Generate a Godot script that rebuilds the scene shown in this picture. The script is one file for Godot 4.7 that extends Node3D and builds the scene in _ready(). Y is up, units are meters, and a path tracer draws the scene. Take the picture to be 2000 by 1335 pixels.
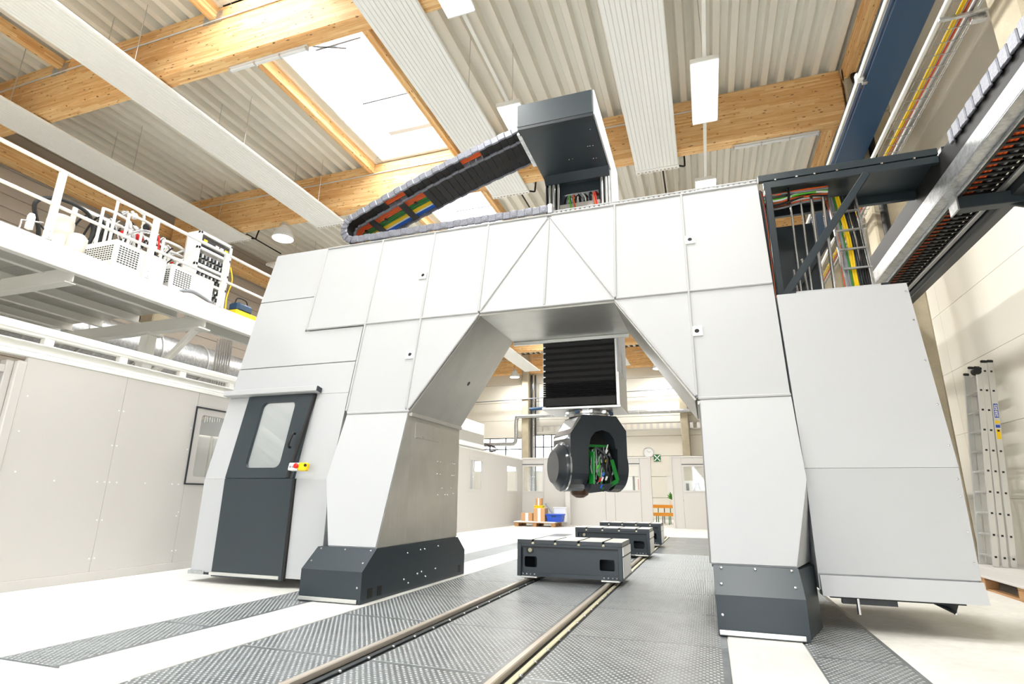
extends Node3D
# A machine hall: a portal milling machine under a timber roof. Units are metres, y is up, depth runs along -z.

# ---------------------------------------------------------------- mesh builder
class B:
	var v := PackedVector3Array()
	var nn := PackedVector3Array()
	var uv := PackedVector2Array()
	var grain := 0            # the axis that u follows: 0 x, 1 y, 2 z
	var xf := Transform3D.IDENTITY

	func put(p: Vector3, n: Vector3, fn: Vector3) -> void:
		v.append(p)
		nn.append(n)
		var k := 0
		var a := fn.abs()
		if a.y >= a.x and a.y >= a.z: k = 1
		elif a.z >= a.x: k = 2
		var o := [0, 1, 2]
		o.erase(k)
		if o[1] == grain: o.reverse()
		uv.append(Vector2(p[o[0]], p[o[1]]))

	func tri(a: Vector3, b: Vector3, c: Vector3, n: Vector3) -> void:
		tri3(a, b, c, n, n, n)

	func tri3(a: Vector3, b: Vector3, c: Vector3, na: Vector3, nb: Vector3, nc: Vector3) -> void:
		a = xf * a
		b = xf * b
		c = xf * c
		na = (xf.basis * na).normalized()
		nb = (xf.basis * nb).normalized()
		nc = (xf.basis * nc).normalized()
		var fn := na + nb + nc
		if (b - a).cross(c - a).dot(fn) > 0.0:
			put(a, na, fn); put(c, nc, fn); put(b, nb, fn)
		else:
			put(a, na, fn); put(b, nb, fn); put(c, nc, fn)

	func face(p: Array, out: Vector3) -> void:
		var n: Vector3 = (p[1] - p[0]).cross(p[2] - p[0])
		if n.length() < 1e-12 and p.size() > 3: n = (p[2] - p[0]).cross(p[3] - p[0])
		n = n.normalized()
		if n.dot(out) < 0: n = -n
		for i in range(1, p.size() - 1): tri(p[0], p[i], p[i + 1], n)

	# eight corners: 0-3 one side, 4-7 the other in the same order
	func hexa(p: Array) -> B:
		var c := Vector3.ZERO
		for q in p: c += q
		c /= 8.0
		for f in [[0, 1, 2, 3], [4, 5, 6, 7], [0, 1, 5, 4], [1, 2, 6, 5], [2, 3, 7, 6], [3, 0, 4, 7]]:
			var q := [p[f[0]], p[f[1]], p[f[2]], p[f[3]]]
			face(q, (q[0] + q[1] + q[2] + q[3]) / 4.0 - c)
		return self

	func box(c: Vector3, s: Vector3, bev := 0.0) -> B:
		return span(c - s / 2, c + s / 2, bev)

	func span(lo: Vector3, hi: Vector3, bev := 0.0) -> B:
		var c := (lo + hi) / 2
		var h := (hi - lo).abs() / 2
		var b := minf(bev, minf(h.x, minf(h.y, h.z)) * 0.9)
		for k in 3:
			var i := (k + 1) % 3
			var j := (k + 2) % 3
			for s in [-1.0, 1.0]:
				var q := []
				for t in [[-1, -1], [1, -1], [1, 1], [-1, 1]]:
					var p := Vector3.ZERO
					p[k] = s * h[k]
					p[i] = t[0] * (h[i] - b)
					p[j] = t[1] * (h[j] - b)
					q.append(c + p)
				var o := Vector3.ZERO
				o[k] = s
				face(q, o)
			if b > 0:
				for s in [-1.0, 1.0]:
					for t in [-1.0, 1.0]:
						var q := []
						for e in [[-1, 0], [1, 0], [1, 1], [-1, 1]]:
							var p := Vector3.ZERO
							p[k] = e[0] * (h[k] - b)
							p[i] = s * (h[i] - (b if e[1] else 0.0))
							p[j] = t * (h[j] - (0.0 if e[1] else b))
							q.append(c + p)
						var o := Vector3.ZERO
						o[i] = s
						o[j] = t
						face(q, o)
		if b > 0:
			for x in [-1.0, 1.0]:
				for y in [-1.0, 1.0]:
					for z in [-1.0, 1.0]:
						var o := Vector3(x, y, z)
						face([c + o * (h - Vector3(0, b, b)), c + o * (h - Vector3(b, 0, b)), c + o * (h - Vector3(b, b, 0))], o)
		return self

	# a bar of rectangular section from p to q; w across, h along "up"
	func bar(p: Vector3, q: Vector3, w: float, h: float, up := Vector3.UP, bev := 0.0) -> B:
		var z := (q - p).normalized()
		if absf(z.dot(up)) > 0.98: up = Vector3.RIGHT if absf(z.x) < 0.9 else Vector3.BACK
		var x := up.cross(z).normalized()
		var y := z.cross(x)
		var old := xf
		xf = xf * Transform3D(Basis(x, y, z), (p + q) / 2)
		box(Vector3.ZERO, Vector3(w, h, (q - p).length()), bev)
		xf = old
		return self

	func tube(p: Array, r: float, sides := 8, caps := true) -> B:
		var rings := []
		var up := Vector3.UP
		var t0: Vector3 = (p[1] - p[0]).normalized()
		if absf(t0.dot(up)) > 0.9: up = Vector3.RIGHT
		var x := up.cross(t0).normalized()
		for i in p.size():
			var t: Vector3 = (p[mini(i + 1, p.size() - 1)] - p[maxi(i - 1, 0)]).normalized()
			x = (x - t * x.dot(t)).normalized()
			var y := t.cross(x)
			var ring := []
			for k in sides:
				var a := TAU * k / sides
				ring.append(x * cos(a) + y * sin(a))
			rings.append(ring)
		for i in p.size() - 1:
			for k in sides:
				var l := (k + 1) % sides
				var a: Vector3 = rings[i][k]
				var b: Vector3 = rings[i][l]
				var c: Vector3 = rings[i + 1][l]
				var d: Vector3 = rings[i + 1][k]
				tri3(p[i] + a * r, p[i] + b * r, p[i + 1] + c * r, a, b, c)
				tri3(p[i] + a * r, p[i + 1] + c * r, p[i + 1] + d * r, a, c, d)
		if caps:
			for e in [0, p.size() - 1]:
				var q := []
				for k in sides: q.append(p[e] + rings[e][k] * r)
				face(q, p[e] - p[1 if e == 0 else e - 1])
		return self

	# profile [radius, height] turned round the axis through o
	func lathe(prof: Array, o: Vector3, axis := Vector3.UP, sides := 24, soft := true) -> B:
		var y := axis.normalized()
		var x := (Vector3.UP if absf(y.y) < 0.9 else Vector3.RIGHT).cross(y).normalized()
		var z := x.cross(y)
		for i in prof.size() - 1:
			var p0: Array = prof[i]
			var p1: Array = prof[i + 1]
			var dr: float = p1[0] - p0[0]
			var dh: float = p1[1] - p0[1]
			var l := sqrt(dr * dr + dh * dh)
			if l < 1e-9: continue
			var nr := dh / l
			var nh := -dr / l
			for k in sides:
				var a0 := TAU * k / sides
				var a1 := TAU * (k + 1) / sides
				var r0 := x * cos(a0) + z * sin(a0)
				var r1 := x * cos(a1) + z * sin(a1)
				var n0 := r0 * nr + y * nh
				var n1 := r1 * nr + y * nh
				if not soft:
					n0 = (n0 + n1).normalized()
					n1 = n0
				var A: Vector3 = o + r0 * p0[0] + y * p0[1]
				var Bq: Vector3 = o + r1 * p0[0] + y * p0[1]
				var C: Vector3 = o + r1 * p1[0] + y * p1[1]
				var D: Vector3 = o + r0 * p1[0] + y * p1[1]
				if p0[0] > 1e-6: tri3(A, Bq, C, n0, n1, n1)
				if p1[0] > 1e-6: tri3(A, C, D, n0, n1, n0)
		return self

	func cyl(p: Vector3, q: Vector3, r: float, sides := 12) -> B:
		return tube([p, q], r, sides)

	# an outline on the plane o, u, w pushed from d0 to d1 along u x w
	func prism(poly: PackedVector2Array, o: Vector3, u: Vector3, w: Vector3, d0: float, d1: float) -> B:
		var n := u.cross(w).normalized()
		var ix := Geometry2D.triangulate_polygon(poly)
		var at := func(q: Vector2, d: float) -> Vector3: return o + u * q.x + w * q.y + n * d
		var hi := maxf(d0, d1)
		var lo := minf(d0, d1)
		for i in range(0, ix.size(), 3):
			tri(at.call(poly[ix[i]], hi), at.call(poly[ix[i + 1]], hi), at.call(poly[ix[i + 2]], hi), n)
			tri(at.call(poly[ix[i]], lo), at.call(poly[ix[i + 1]], lo), at.call(poly[ix[i + 2]], lo), -n)
		var cw := Geometry2D.is_polygon_clockwise(poly)
		for i in poly.size():
			var a := poly[i]
			var b := poly[(i + 1) % poly.size()]
			var e := b - a
			var s := Vector2(-e.y, e.x) if cw else Vector2(e.y, -e.x)
			face([at.call(a, lo), at.call(b, lo), at.call(b, hi), at.call(a, hi)], u * s.x + w * s.y)
		return self

	# the frame between two outlines with the same number of points
	func ring(outer: PackedVector2Array, inner: PackedVector2Array, o: Vector3, u: Vector3, w: Vector3, d0: float, d1: float) -> B:
		var n := u.cross(w).normalized()
		var at := func(q: Vector2, d: float) -> Vector3: return o + u * q.x + w * q.y + n * d
		var hi := maxf(d0, d1)
		var lo := minf(d0, d1)
		var c := Vector2.ZERO
		for q in inner: c += q
		c /= inner.size()
		for i in outer.size():
			var j := (i + 1) % outer.size()
			face([at.call(outer[i], hi), at.call(outer[j], hi), at.call(inner[j], hi), at.call(inner[i], hi)], n)
			face([at.call(outer[i], lo), at.call(outer[j], lo), at.call(inner[j], lo), at.call(inner[i], lo)], -n)
			var mo := (outer[i] + outer[j]) / 2 - c
			face([at.call(outer[i], lo), at.call(outer[j], lo), at.call(outer[j], hi), at.call(outer[i], hi)], u * mo.x + w * mo.y)
			face([at.call(inner[i], lo), at.call(inner[j], lo), at.call(inner[j], hi), at.call(inner[i], hi)], -(u * mo.x + w * mo.y))
		return self

	func mesh(mat: Material, off := Vector3.ZERO) -> ArrayMesh:
		var vv := v
		if off != Vector3.ZERO:
			vv = PackedVector3Array()
			vv.resize(v.size())
			for i in v.size(): vv[i] = v[i] - off
		var arr := []
		arr.resize(Mesh.ARRAY_MAX)
		arr[Mesh.ARRAY_VERTEX] = vv
		arr[Mesh.ARRAY_NORMAL] = nn
		arr[Mesh.ARRAY_TEX_UV] = uv
		var m := ArrayMesh.new()
		m.add_surface_from_arrays(Mesh.PRIMITIVE_TRIANGLES, arr)
		m.surface_set_material(0, mat)
		return m

# ---------------------------------------------------------------- scene helpers
var taken := {}
var M := {}

func numbered(parent: Node, called: String) -> String:
	var key := str(parent.get_instance_id()) + called
	var n: int = taken.get(key, 0)
	taken[key] = n + 1
	return called if n == 0 else "%s_%03d" % [called, n]

func origin_of(n: Node) -> Vector3:
	var o := Vector3.ZERO
	while n is Node3D and n != self:
		o += n.position
		n = n.get_parent()
	return o

func tag(o: Node, label: String, category := "", group := "", kind := "") -> Node:
	o.set_meta("label", label)
	if category: o.set_meta("category", category)
	if group: o.set_meta("group", group)
	if kind: o.set_meta("kind", kind)
	return o

# a Node3D at a thing's base whose children are its parts
func thing(called: String, at: Vector3, label: String, category: String, group := "") -> Node3D:
	var o := Node3D.new()
	o.name = numbered(self, called)
	add_child(o)
	o.position = at
	tag(o, label, category, group)
	return o

func place(called: String, at := Vector3.ZERO, label := "") -> Node3D:
	var o := Node3D.new()
	o.name = numbered(self, called)
	add_child(o)
	o.position = at
	o.set_meta("kind", "structure")
	if label: o.set_meta("label", label)
	return o

# one named mesh under a thing or a part; the builder works in hall coordinates
func part(parent: Node, called: String, b: B, mat: Material) -> MeshInstance3D:
	var o := MeshInstance3D.new()
	o.name = numbered(parent, called)
	o.mesh = b.mesh(mat, origin_of(parent))
	parent.add_child(o)
	return o

# the same mesh again at another place under the same parent
func again(parent: Node, called: String, src: MeshInstance3D, shift: Vector3) -> MeshInstance3D:
	var o := MeshInstance3D.new()
	o.name = numbered(parent, called)
	o.mesh = src.mesh
	parent.add_child(o)
	o.position = src.position + shift
	return o

func single(called: String, at: Vector3, b: B, mat: Material, label: String, category := "", group := "", kind := "") -> MeshInstance3D:
	var o := MeshInstance3D.new()
	o.name = numbered(self, called)
	o.mesh = b.mesh(mat, at)
	add_child(o)
	o.position = at
	tag(o, label, category, group, kind)
	return o

func copy(o: Node3D, called: String, at: Vector3, label := "") -> Node3D:
	var c: Node3D = o.duplicate()
	c.name = numbered(self, called)
	add_child(c)
	c.position = at
	if label: c.set_meta("label", label)
	return c

func paint(col: Color, rough := 0.5, metal := 0.0) -> StandardMaterial3D:
	var m := StandardMaterial3D.new()
	m.albedo_color = col
	m.roughness = rough
	m.metallic = metal
	return m

func textured(img: Image, scale: Vector2, rough := 0.6, metal := 0.0, tint := Color.WHITE) -> StandardMaterial3D:
	var m := paint(tint, rough, metal)
	m.albedo_texture = ImageTexture.create_from_image(img)
	m.uv1_scale = Vector3(scale.x, scale.y, 1)
	return m

func noise(seed_: int, freq: float, oct := 4) -> FastNoiseLite:
	var n := FastNoiseLite.new()
	n.seed = seed_
	n.frequency = freq
	n.noise_type = FastNoiseLite.TYPE_SIMPLEX_SMOOTH
	n.fractal_octaves = oct
	return n

func rect(x0: float, y0: float, x1: float, y1: float) -> PackedVector2Array:
	return PackedVector2Array([Vector2(x0, y0), Vector2(x1, y0), Vector2(x1, y1), Vector2(x0, y1)])

# a rectangle with n points to each corner; r 0 gives the matching square outline
func rounded(x0: float, y0: float, x1: float, y1: float, r: float, n := 5) -> PackedVector2Array:
	var out := PackedVector2Array()
	for c in [[x1 - r, y0 + r, -90.0], [x1 - r, y1 - r, 0.0], [x0 + r, y1 - r, 90.0], [x0 + r, y0 + r, 180.0]]:
		for i in n:
			var a := deg_to_rad(c[2] + 90.0 * i / (n - 1))
			out.append(Vector2(c[0] + cos(a) * r, c[1] + sin(a) * r))
	return out

# points of a smooth curve through the given ones
func curve(p: Array, per := 6) -> Array:
	var out := []
	for i in p.size() - 1:
		var a: Vector3 = p[maxi(i - 1, 0)]
		var d: Vector3 = p[mini(i + 2, p.size() - 1)]
		for k in per: out.append(p[i].cubic_interpolate(p[i + 1], a, d, float(k) / per))
	out.append(p[-1])
	return out

func lettering(parent: Node, called: String, text: String, height: float, at: Vector3, basis_: Basis, mat: Material) -> MeshInstance3D:
	var t := TextMesh.new()
	t.text = text
	var f := SystemFont.new()
	f.font_names = PackedStringArray(["Droid Sans"])
	f.font_weight = 700
	t.font = f
	t.font_size = 64
	t.pixel_size = height / 46.0
	t.depth = 0.004
	t.material = mat
	var o := MeshInstance3D.new()
	o.name = numbered(parent, called)
	o.mesh = t
	parent.add_child(o)
	o.transform = Transform3D(basis_, at - origin_of(parent))
	return o

# ---------------------------------------------------------------- the scene
const ROOF := 9.15          # underside of the roof sheets
const BEAM_Z := [4.0, -0.96, -5.92, -10.88, -15.84, -20.8, -25.76, -30.66]   # far lower edge of each glulam beam
const X_LEFT := -14.6
const X_RIGHT := 4.15
const Z_BACK := -30.7
const Z_FRONT := 8.5

func _ready() -> void:
	var cam := Camera3D.new()
	cam.name = "camera"
	cam.position = Vector3(0, 1.0, 0)
	cam.rotation = Vector3(0.272748, 0.332550, 0.0117983)
	cam.fov = 63.29
	cam.far = 200.0
	add_child(cam)
	cam.current = true

	var sky_mat := ProceduralSkyMaterial.new()
	sky_mat.sky_top_color = Color(0.93, 0.965, 1.0)
	sky_mat.sky_horizon_color = Color(0.97, 0.98, 1.0)
	sky_mat.ground_bottom_color = Color(0.75, 0.75, 0.73)
	sky_mat.ground_horizon_color = Color(0.9, 0.9, 0.9)
	sky_mat.sky_energy_multiplier = 2.9
	sky_mat.ground_energy_multiplier = 2.4
	var sky := Sky.new()
	sky.sky_material = sky_mat
	var env := Environment.new()
	env.background_mode = Environment.BG_SKY
	env.sky = sky
	env.tonemap_mode = Environment.TONE_MAPPER_LINEAR
	env.tonemap_exposure = 1.3
	env.sdfgi_enabled = true
	env.ssao_enabled = true
	env.ssil_enabled = true
	var we := WorldEnvironment.new()
	we.name = "world"
	we.environment = env
	add_child(we)

	make_materials()
	build_shell()
	build_roof()
	build_floor_plates()
	build_portal()
	build_cabin()
	build_cabinet()
	build_ram()
	build_head()
	build_chain()
	build_bridge()
	build_trough()
	build_crane_side()
	build_office()
	build_mezzanine()
	build_mezzanine_equipment()
	build_tables()
	build_far_end()
	build_ladder_corner()
	build_heaters()
	build_lamps()

func make_materials() -> void:
	var rng := RandomNumberGenerator.new()
	rng.seed = 11
	# glulam timber: lamellas with their own tone, stretched grain, knots (4 m x 1.2 m)
	var w := 1024
	var h := 512
	var wood := Image.create(w, h, false, Image.FORMAT_RGB8)
	var n1 := noise(3, 0.02, 3)
	var n2 := noise(5, 0.08, 2)
	var tone := []
	for i in 30:
		var row := []
		for j in 4: row.append(rng.randf_range(-0.075, 0.075))
		tone.append(row)
	for y in h:
		var lam := y * 30 / h
		var edge := (y * 30) % h < 30
		for x in w:
			var t: float = tone[lam][(x + lam * 371) % w * 4 / w]
			var g := n1.get_noise_2d(x * 0.35, y * 5.0 + lam * 90.0) * 0.10 + n2.get_noise_2d(x * 0.25, y * 3.0) * 0.05
			var s := t + g - (0.05 if edge else 0.0)
			wood.set_pixel(x, y, Color(0.93 + s * 0.55, 0.75 + s, 0.515 + s * 1.1))
	for k in 100:
		var cx := rng.randi_range(0, w - 1)
		var cy := rng.randi_range(0, h - 1)
		var r := rng.randf_range(1.4, 4.2)
		for dy in range(-9, 10):
			for dx in range(-11, 12):
				var d := sqrt(dx * dx * 0.45 + dy * dy * 1.5) / r
				if d < 1.6:
					var px := posmod(cx + dx, w)
					var py := posmod(cy + dy, h)
					var c := wood.get_pixel(px, py)
					wood.set_pixel(px, py, c.lerp(Color(0.40, 0.24, 0.12), clampf((1.6 - d) * 0.95, 0, 0.85)))
	M.wood = textured(wood, Vector2(0.25, 0.83), 0.6)
	M.wood_rough = textured(wood, Vector2(0.4, 1.4), 0.75, 0, Color(0.86, 0.80, 0.74))
	# concrete: broad and fine mottling with stains
	var conc := Image.create(512, 512, false, Image.FORMAT_RGB8)
	var c1 := noise(21, 0.008, 5)
	var c2 := noise(22, 0.11, 3)
	for y in 512:
		for x in 512:
			var s := c1.get_noise_2d(x, y) * 0.07 + c2.get_noise_2d(x, y) * 0.03
			conc.set_pixel(x, y, Color(0.90 + s, 0.89 + s, 0.86 + s * 1.1))
	M.floor = textured(conc, Vector2(0.19, 0.19), 0.42)
	M.concrete = textured(conc, Vector2(0.5, 0.5), 0.85, 0, Color(0.82, 0.78, 0.70))
	# sheet steel with fine rolling streaks
	var st := Image.create(256, 256, false, Image.FORMAT_RGB8)
	var s1 := noise(31, 0.03, 4)
	for y in 256:
		for x in 256:
			var s := s1.get_noise_2d(x * 0.3, y * 6.0) * 0.018 + s1.get_noise_2d(x * 0.4, y * 0.4) * 0.03
			st.set_pixel(x, y, Color(0.78 + s, 0.775 + s, 0.755 + s))
	M.sheet = textured(st, Vector2(0.7, 0.7), 0.42, 0.75)
	M.strip = textured(st, Vector2(0.6, 1.6), 0.4, 0.1, Color(1.12, 1.12, 1.12))
	# zinc with spangle patches
	var zn := Image.create(256, 256, false, Image.FORMAT_RGB8)
	var z1 := noise(41, 0.06, 3)
	z1.noise_type = FastNoiseLite.TYPE_CELLULAR
	z1.cellular_return_type = FastNoiseLite.RETURN_CELL_VALUE
	for y in 256:
		for x in 256:
			var s := z1.get_noise_2d(x, y) * 0.09
			zn.set_pixel(x, y, Color(0.74 + s, 0.75 + s, 0.76 + s))
	M.zinc = textured(zn, Vector2(1.5, 1.5), 0.34, 0.85)
	M.link = textured(zn, Vector2(4, 4), 0.5, 0.3, Color(0.66, 0.66, 0.70))
	# tread plate: dark coated steel, scuffed
	var tp := Image.create(256, 256, false, Image.FORMAT_RGB8)
	var t1 := noise(51, 0.02, 5)
	for y in 256:
		for x in 256:
			var s := t1.get_noise_2d(x, y) * 0.08 + t1.get_noise_2d(x * 7.0, y * 7.0) * 0.03
			tp.set_pixel(x, y, Color(0.45 + s, 0.465 + s, 0.47 + s))
	M.tread = textured(tp, Vector2(0.8, 0.8), 0.3, 0.2)
	M.stud = paint(Color(0.60, 0.61, 0.61), 0.35, 0.4)

	M.white = paint(Color(0.705, 0.71, 0.715), 0.45)
	M.white_warm = paint(Color(0.705, 0.71, 0.715), 0.45)
	M.bead = paint(Color(0.70, 0.70, 0.70), 0.5)
	M.steel_white = paint(Color(0.93, 0.925, 0.90), 0.5)
	M.deck = paint(Color(0.955, 0.945, 0.905), 0.5)
	M.heater = paint(Color(0.975, 0.975, 0.965), 0.5)
	M.anthracite = paint(Color(0.172, 0.21, 0.234), 0.38)
	M.anthracite_dark = paint(Color(0.165, 0.185, 0.205), 0.34)
	M.black = paint(Color(0.055, 0.055, 0.06), 0.5)
	M.rubber = paint(Color(0.09, 0.085, 0.09), 0.62)
	M.office = paint(Color(0.775, 0.76, 0.74), 0.5)
	M.office_trim = paint(Color(0.77, 0.755, 0.74), 0.45)
	M.panel_wall = paint(Color(0.905, 0.885, 0.835), 0.55)
	M.wall_grey = paint(Color(0.74, 0.70, 0.655), 0.65)
	M.blue = paint(Color(0.09, 0.25, 0.39), 0.45)
	M.alu = paint(Color(0.83, 0.83, 0.82), 0.36, 0.75)
	M.chrome = paint(Color(0.82, 0.82, 0.83), 0.16, 0.95)
	M.orange = paint(Color(0.93, 0.40, 0.16), 0.5)
	M.green = paint(Color(0.20, 0.50, 0.20), 0.5)
	M.lime = paint(Color(0.35, 0.80, 0.20), 0.5)
	M.yellow = paint(Color(0.98, 0.82, 0.05), 0.5)
	M.cable_blue = paint(Color(0.10, 0.38, 0.80), 0.5)
	M.grey_cable = paint(Color(0.55, 0.56, 0.58), 0.5)
	M.red = paint(Color(0.85, 0.10, 0.08), 0.45)
	M.glossy = paint(Color(0.15, 0.175, 0.20), 0.12)
	M.glossy.clearcoat_enabled = true
	M.glossy.clearcoat = 0.6
	M.brown = paint(Color(0.33, 0.23, 0.17), 0.35, 0.5)
	M.board_green = paint(Color(0.03, 0.48, 0.15), 0.45)
	M.rail_top = paint(Color(0.77, 0.73, 0.68), 0.35, 0.4)
	M.rail_bed = paint(Color(0.78, 0.76, 0.64), 0.5, 0.3)
	M.card = paint(Color(0.80, 0.62, 0.44), 0.85)
	M.box_blue = paint(Color(0.13, 0.30, 0.72), 0.5)
	M.box_yellow = paint(Color(0.97, 0.88, 0.08), 0.5)
	M.plastic_white = paint(Color(0.93, 0.93, 0.92), 0.5)
	M.bench = paint(Color(0.92, 0.60, 0.14), 0.45)
	M.leaf = paint(Color(0.22, 0.52, 0.10), 0.6)
	M.paper = paint(Color(0.95, 0.95, 0.94), 0.8)
	M.ink = paint(Color(0.12, 0.14, 0.14), 0.7)
	M.sign_green = paint(Color(0.02, 0.42, 0.22), 0.5)
	M.pallet_wood = paint(Color(0.70, 0.53, 0.36), 0.85)
	M.board_brown = paint(Color(0.52, 0.36, 0.27), 0.8)
	M.glass = paint(Color(0.93, 0.96, 0.95, 0.12), 0.03)
	M.glass.transparency = BaseMaterial3D.TRANSPARENCY_ALPHA
	M.lamp = paint(Color(0.95, 0.95, 0.95), 0.5)
	M.lamp.emission_enabled = true
	M.lamp.emission = Color(1.0, 0.985, 0.95)
	M.lamp.emission_energy_multiplier = 4.0
	M.diffuser = paint(Color(0.90, 0.91, 0.92), 0.35)

# ---------------------------------------------------------------- hall shell
func build_shell() -> void:
	var fl := place("floor", Vector3.ZERO, "pale polished concrete hall floor")
	part(fl, "slab", B.new().span(Vector3(X_LEFT - 0.3, -0.25, Z_BACK - 0.3), Vector3(X_RIGHT + 0.3, 0, Z_FRONT + 0.3)), M.floor)

	# wall on the crane side: sandwich panels one above the other
	var wr := place("wall_right", Vector3(X_RIGHT, 0, 0), "cream sandwich panel hall wall behind the crane beam")
	part(wr, "core", B.new().span(Vector3(X_RIGHT + 0.03, 0, Z_BACK), Vector3(X_RIGHT + 0.25, 9.6, Z_FRONT)), M.panel_wall)
	var y := 0.0
	while y < 9.5:
		var z := Z_FRONT
		while z > Z_BACK + 0.1:
			var z1 := maxf(z - 4.96, Z_BACK)
			part(wr, "panel", B.new().span(Vector3(X_RIGHT, y + 0.002, z1 + 0.002), Vector3(X_RIGHT + 0.04, minf(y + 1.058, 9.6), z - 0.002), 0.003), M.panel_wall)
			z = z1
		y += 1.06
	var wl := place("wall_left", Vector3(X_LEFT, 0, 0), "taupe ribbed hall wall behind the steel platform")
	part(wl, "core", B.new().span(Vector3(X_LEFT - 0.25, 0, Z_BACK), Vector3(X_LEFT - 0.03, 9.6, Z_FRONT)), M.wall_grey)
	for i in 32:
		part(wl, "panel", B.new().span(Vector3(X_LEFT - 0.04, i * 0.3 + 0.006, Z_BACK), Vector3(X_LEFT, i * 0.3 + 0.296, Z_FRONT), 0.01), M.wall_grey)
	# end wall with window openings low down
	var wb := place("wall_back", Vector3(0, 0, Z_BACK), "cream sandwich panel end wall with windows")
	var zb := Z_BACK
	var opens := [[-12.9, -9.95, 2.4, 4.3], [-9.15, -7.7, 2.4, 4.45]]
	var xs := [X_LEFT, -12.9, -9.95, -9.15, -7.7, X_RIGHT]
	for i in xs.size() - 1:
		var lo := 0.0
		for o in opens:
			if absf(o[0] - xs[i]) < 0.01:
				part(wb, "panel", B.new().span(Vector3(xs[i], 0, zb - 0.25), Vector3(xs[i + 1], o[2], zb)), M.panel_wall)
				lo = o[3]
		var yy := lo
		while yy < 9.55:
			var top := minf(floorf(yy / 1.06 + 1.001) * 1.06, 9.6)
			part(wb, "panel", B.new().span(Vector3(xs[i], yy + 0.008, zb - 0.25), Vector3(xs[i + 1], top - 0.008, zb), 0.01), M.panel_wall)
			yy = top
	part(wb, "backing", B.new().span(Vector3(-7.7, 0, zb - 0.3), Vector3(X_RIGHT, 9.6, zb - 0.24)), M.panel_wall)
	var k := 1
	for o in opens:
		var win := place("window_%d" % k, Vector3(o[0], o[2], zb), "daylight window low in the end wall")
		k += 1
		var cells := 3
		for c in cells:
			var x0: float = o[0] + (o[1] - o[0]) * c / cells
			var x1: float = o[0] + (o[1] - o[0]) * (c + 1) / cells
			part(win, "mullion", B.new().span(Vector3(x0 - 0.035, o[2], zb - 0.12), Vector3(x0 + 0.035, o[3], zb - 0.05)), M.anthracite_dark)
			for r in 3:
				var y0: float = o[2] + (o[3] - o[2]) * r / 3
				var y1: float = o[2] + (o[3] - o[2]) * (r + 1) / 3
				part(win, "pane", B.new().span(Vector3(x0 + 0.03, y0 + 0.03, zb - 0.1), Vector3(x1 - 0.03, y1 - 0.03, zb - 0.09)), M.glass)
				part(win, "transom", B.new().span(Vector3(x0 + 0.035, y0 - 0.03, zb - 0.12), Vector3(x1 - 0.035, y0 + 0.03, zb - 0.05)), M.anthracite_dark)
		part(win, "mullion", B.new().span(Vector3(o[1] - 0.035, o[2], zb - 0.12), Vector3(o[1] + 0.035, o[3], zb - 0.05)), M.anthracite_dark)
		part(win, "transom", B.new().span(Vector3(o[0], o[3] - 0.04, zb - 0.12), Vector3(o[1], o[3] + 0.03, zb - 0.05)), M.anthracite_dark)
	# end wall behind the viewer; two unseen glazed gates added to light the machine's face
	var wf := place("wall_front", Vector3(0, 0, Z_FRONT), "hall end wall with two added glazed gates")
	part(wf, "upper_panel", B.new().span(Vector3(X_LEFT, 4.2, Z_FRONT), Vector3(X_RIGHT, 9.6, Z_FRONT + 0.25)), M.panel_wall)
	part(wf, "sill_panel", B.new().span(Vector3(X_LEFT, 0, Z_FRONT), Vector3(X_RIGHT, 0.6, Z_FRONT + 0.25)), M.panel_wall)
	var gx := [X_LEFT, -7.0, -2.6, -1.2, 3.2, X_RIGHT]
	for i in range(0, 6, 2):
		part(wf, "pier", B.new().span(Vector3(gx[i], 0.6, Z_FRONT), Vector3(gx[i + 1], 4.2, Z_FRONT + 0.25)), M.panel_wall)
	for i in range(1, 5, 2):
		var gate := place("door_%d" % (i + 10), Vector3(gx[i], 0.6, Z_FRONT), "unseen glazed gate added to light the machine front")
		for r in 4:
			var y0 := 0.6 + r * 0.9
			part(gate, "pane", B.new().span(Vector3(gx[i], y0 + 0.03, Z_FRONT + 0.1), Vector3(gx[i + 1], y0 + 0.87, Z_FRONT + 0.11)), M.glass)
			part(gate, "transom", B.new().span(Vector3(gx[i], y0 - 0.03, Z_FRONT + 0.06), Vector3(gx[i + 1], y0 + 0.03, Z_FRONT + 0.14)), M.alu)
	# concrete columns under the beam ends
	for z in BEAM_Z:
		if z < Z_BACK + 1: continue
		var c := place("column", Vector3(3.4, 0, z + 0.14), "precast concrete hall column carrying a timber roof beam")
		part(c, "shaft", B.new().span(Vector3(3.16, 0, z - 0.11), Vector3(3.72, 7.98, z + 0.39), 0.03), M.concrete)
		part(c, "fork", B.new().span(Vector3(3.08, 7.98, z - 0.16), Vector3(3.72, 9.1, z - 0.02), 0.02), M.concrete)
		part(c, "fork", B.new().span(Vector3(3.08, 7.98, z + 0.3), Vector3(3.72, 9.1, z + 0.42), 0.02), M.concrete)
		var d := place("column", Vector3(-14.2, 0, z + 0.14), "concrete hall column beside the ribbed wall")
		part(d, "shaft", B.new().span(Vector3(-14.55, 0, z - 0.11), Vector3(-14.05, 7.98, z + 0.39), 0.03), M.concrete)
	for x in [-9.6, -0.9]:
		var e := place("column", Vector3(x, 0, Z_BACK + 0.25), "concrete wind column against the end wall")
		part(e, "shaft", B.new().span(Vector3(x - 0.2, 0, Z_BACK + 0.02), Vector3(x + 0.2, 9.1, Z_BACK + 0.5), 0.03), M.concrete)

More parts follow.
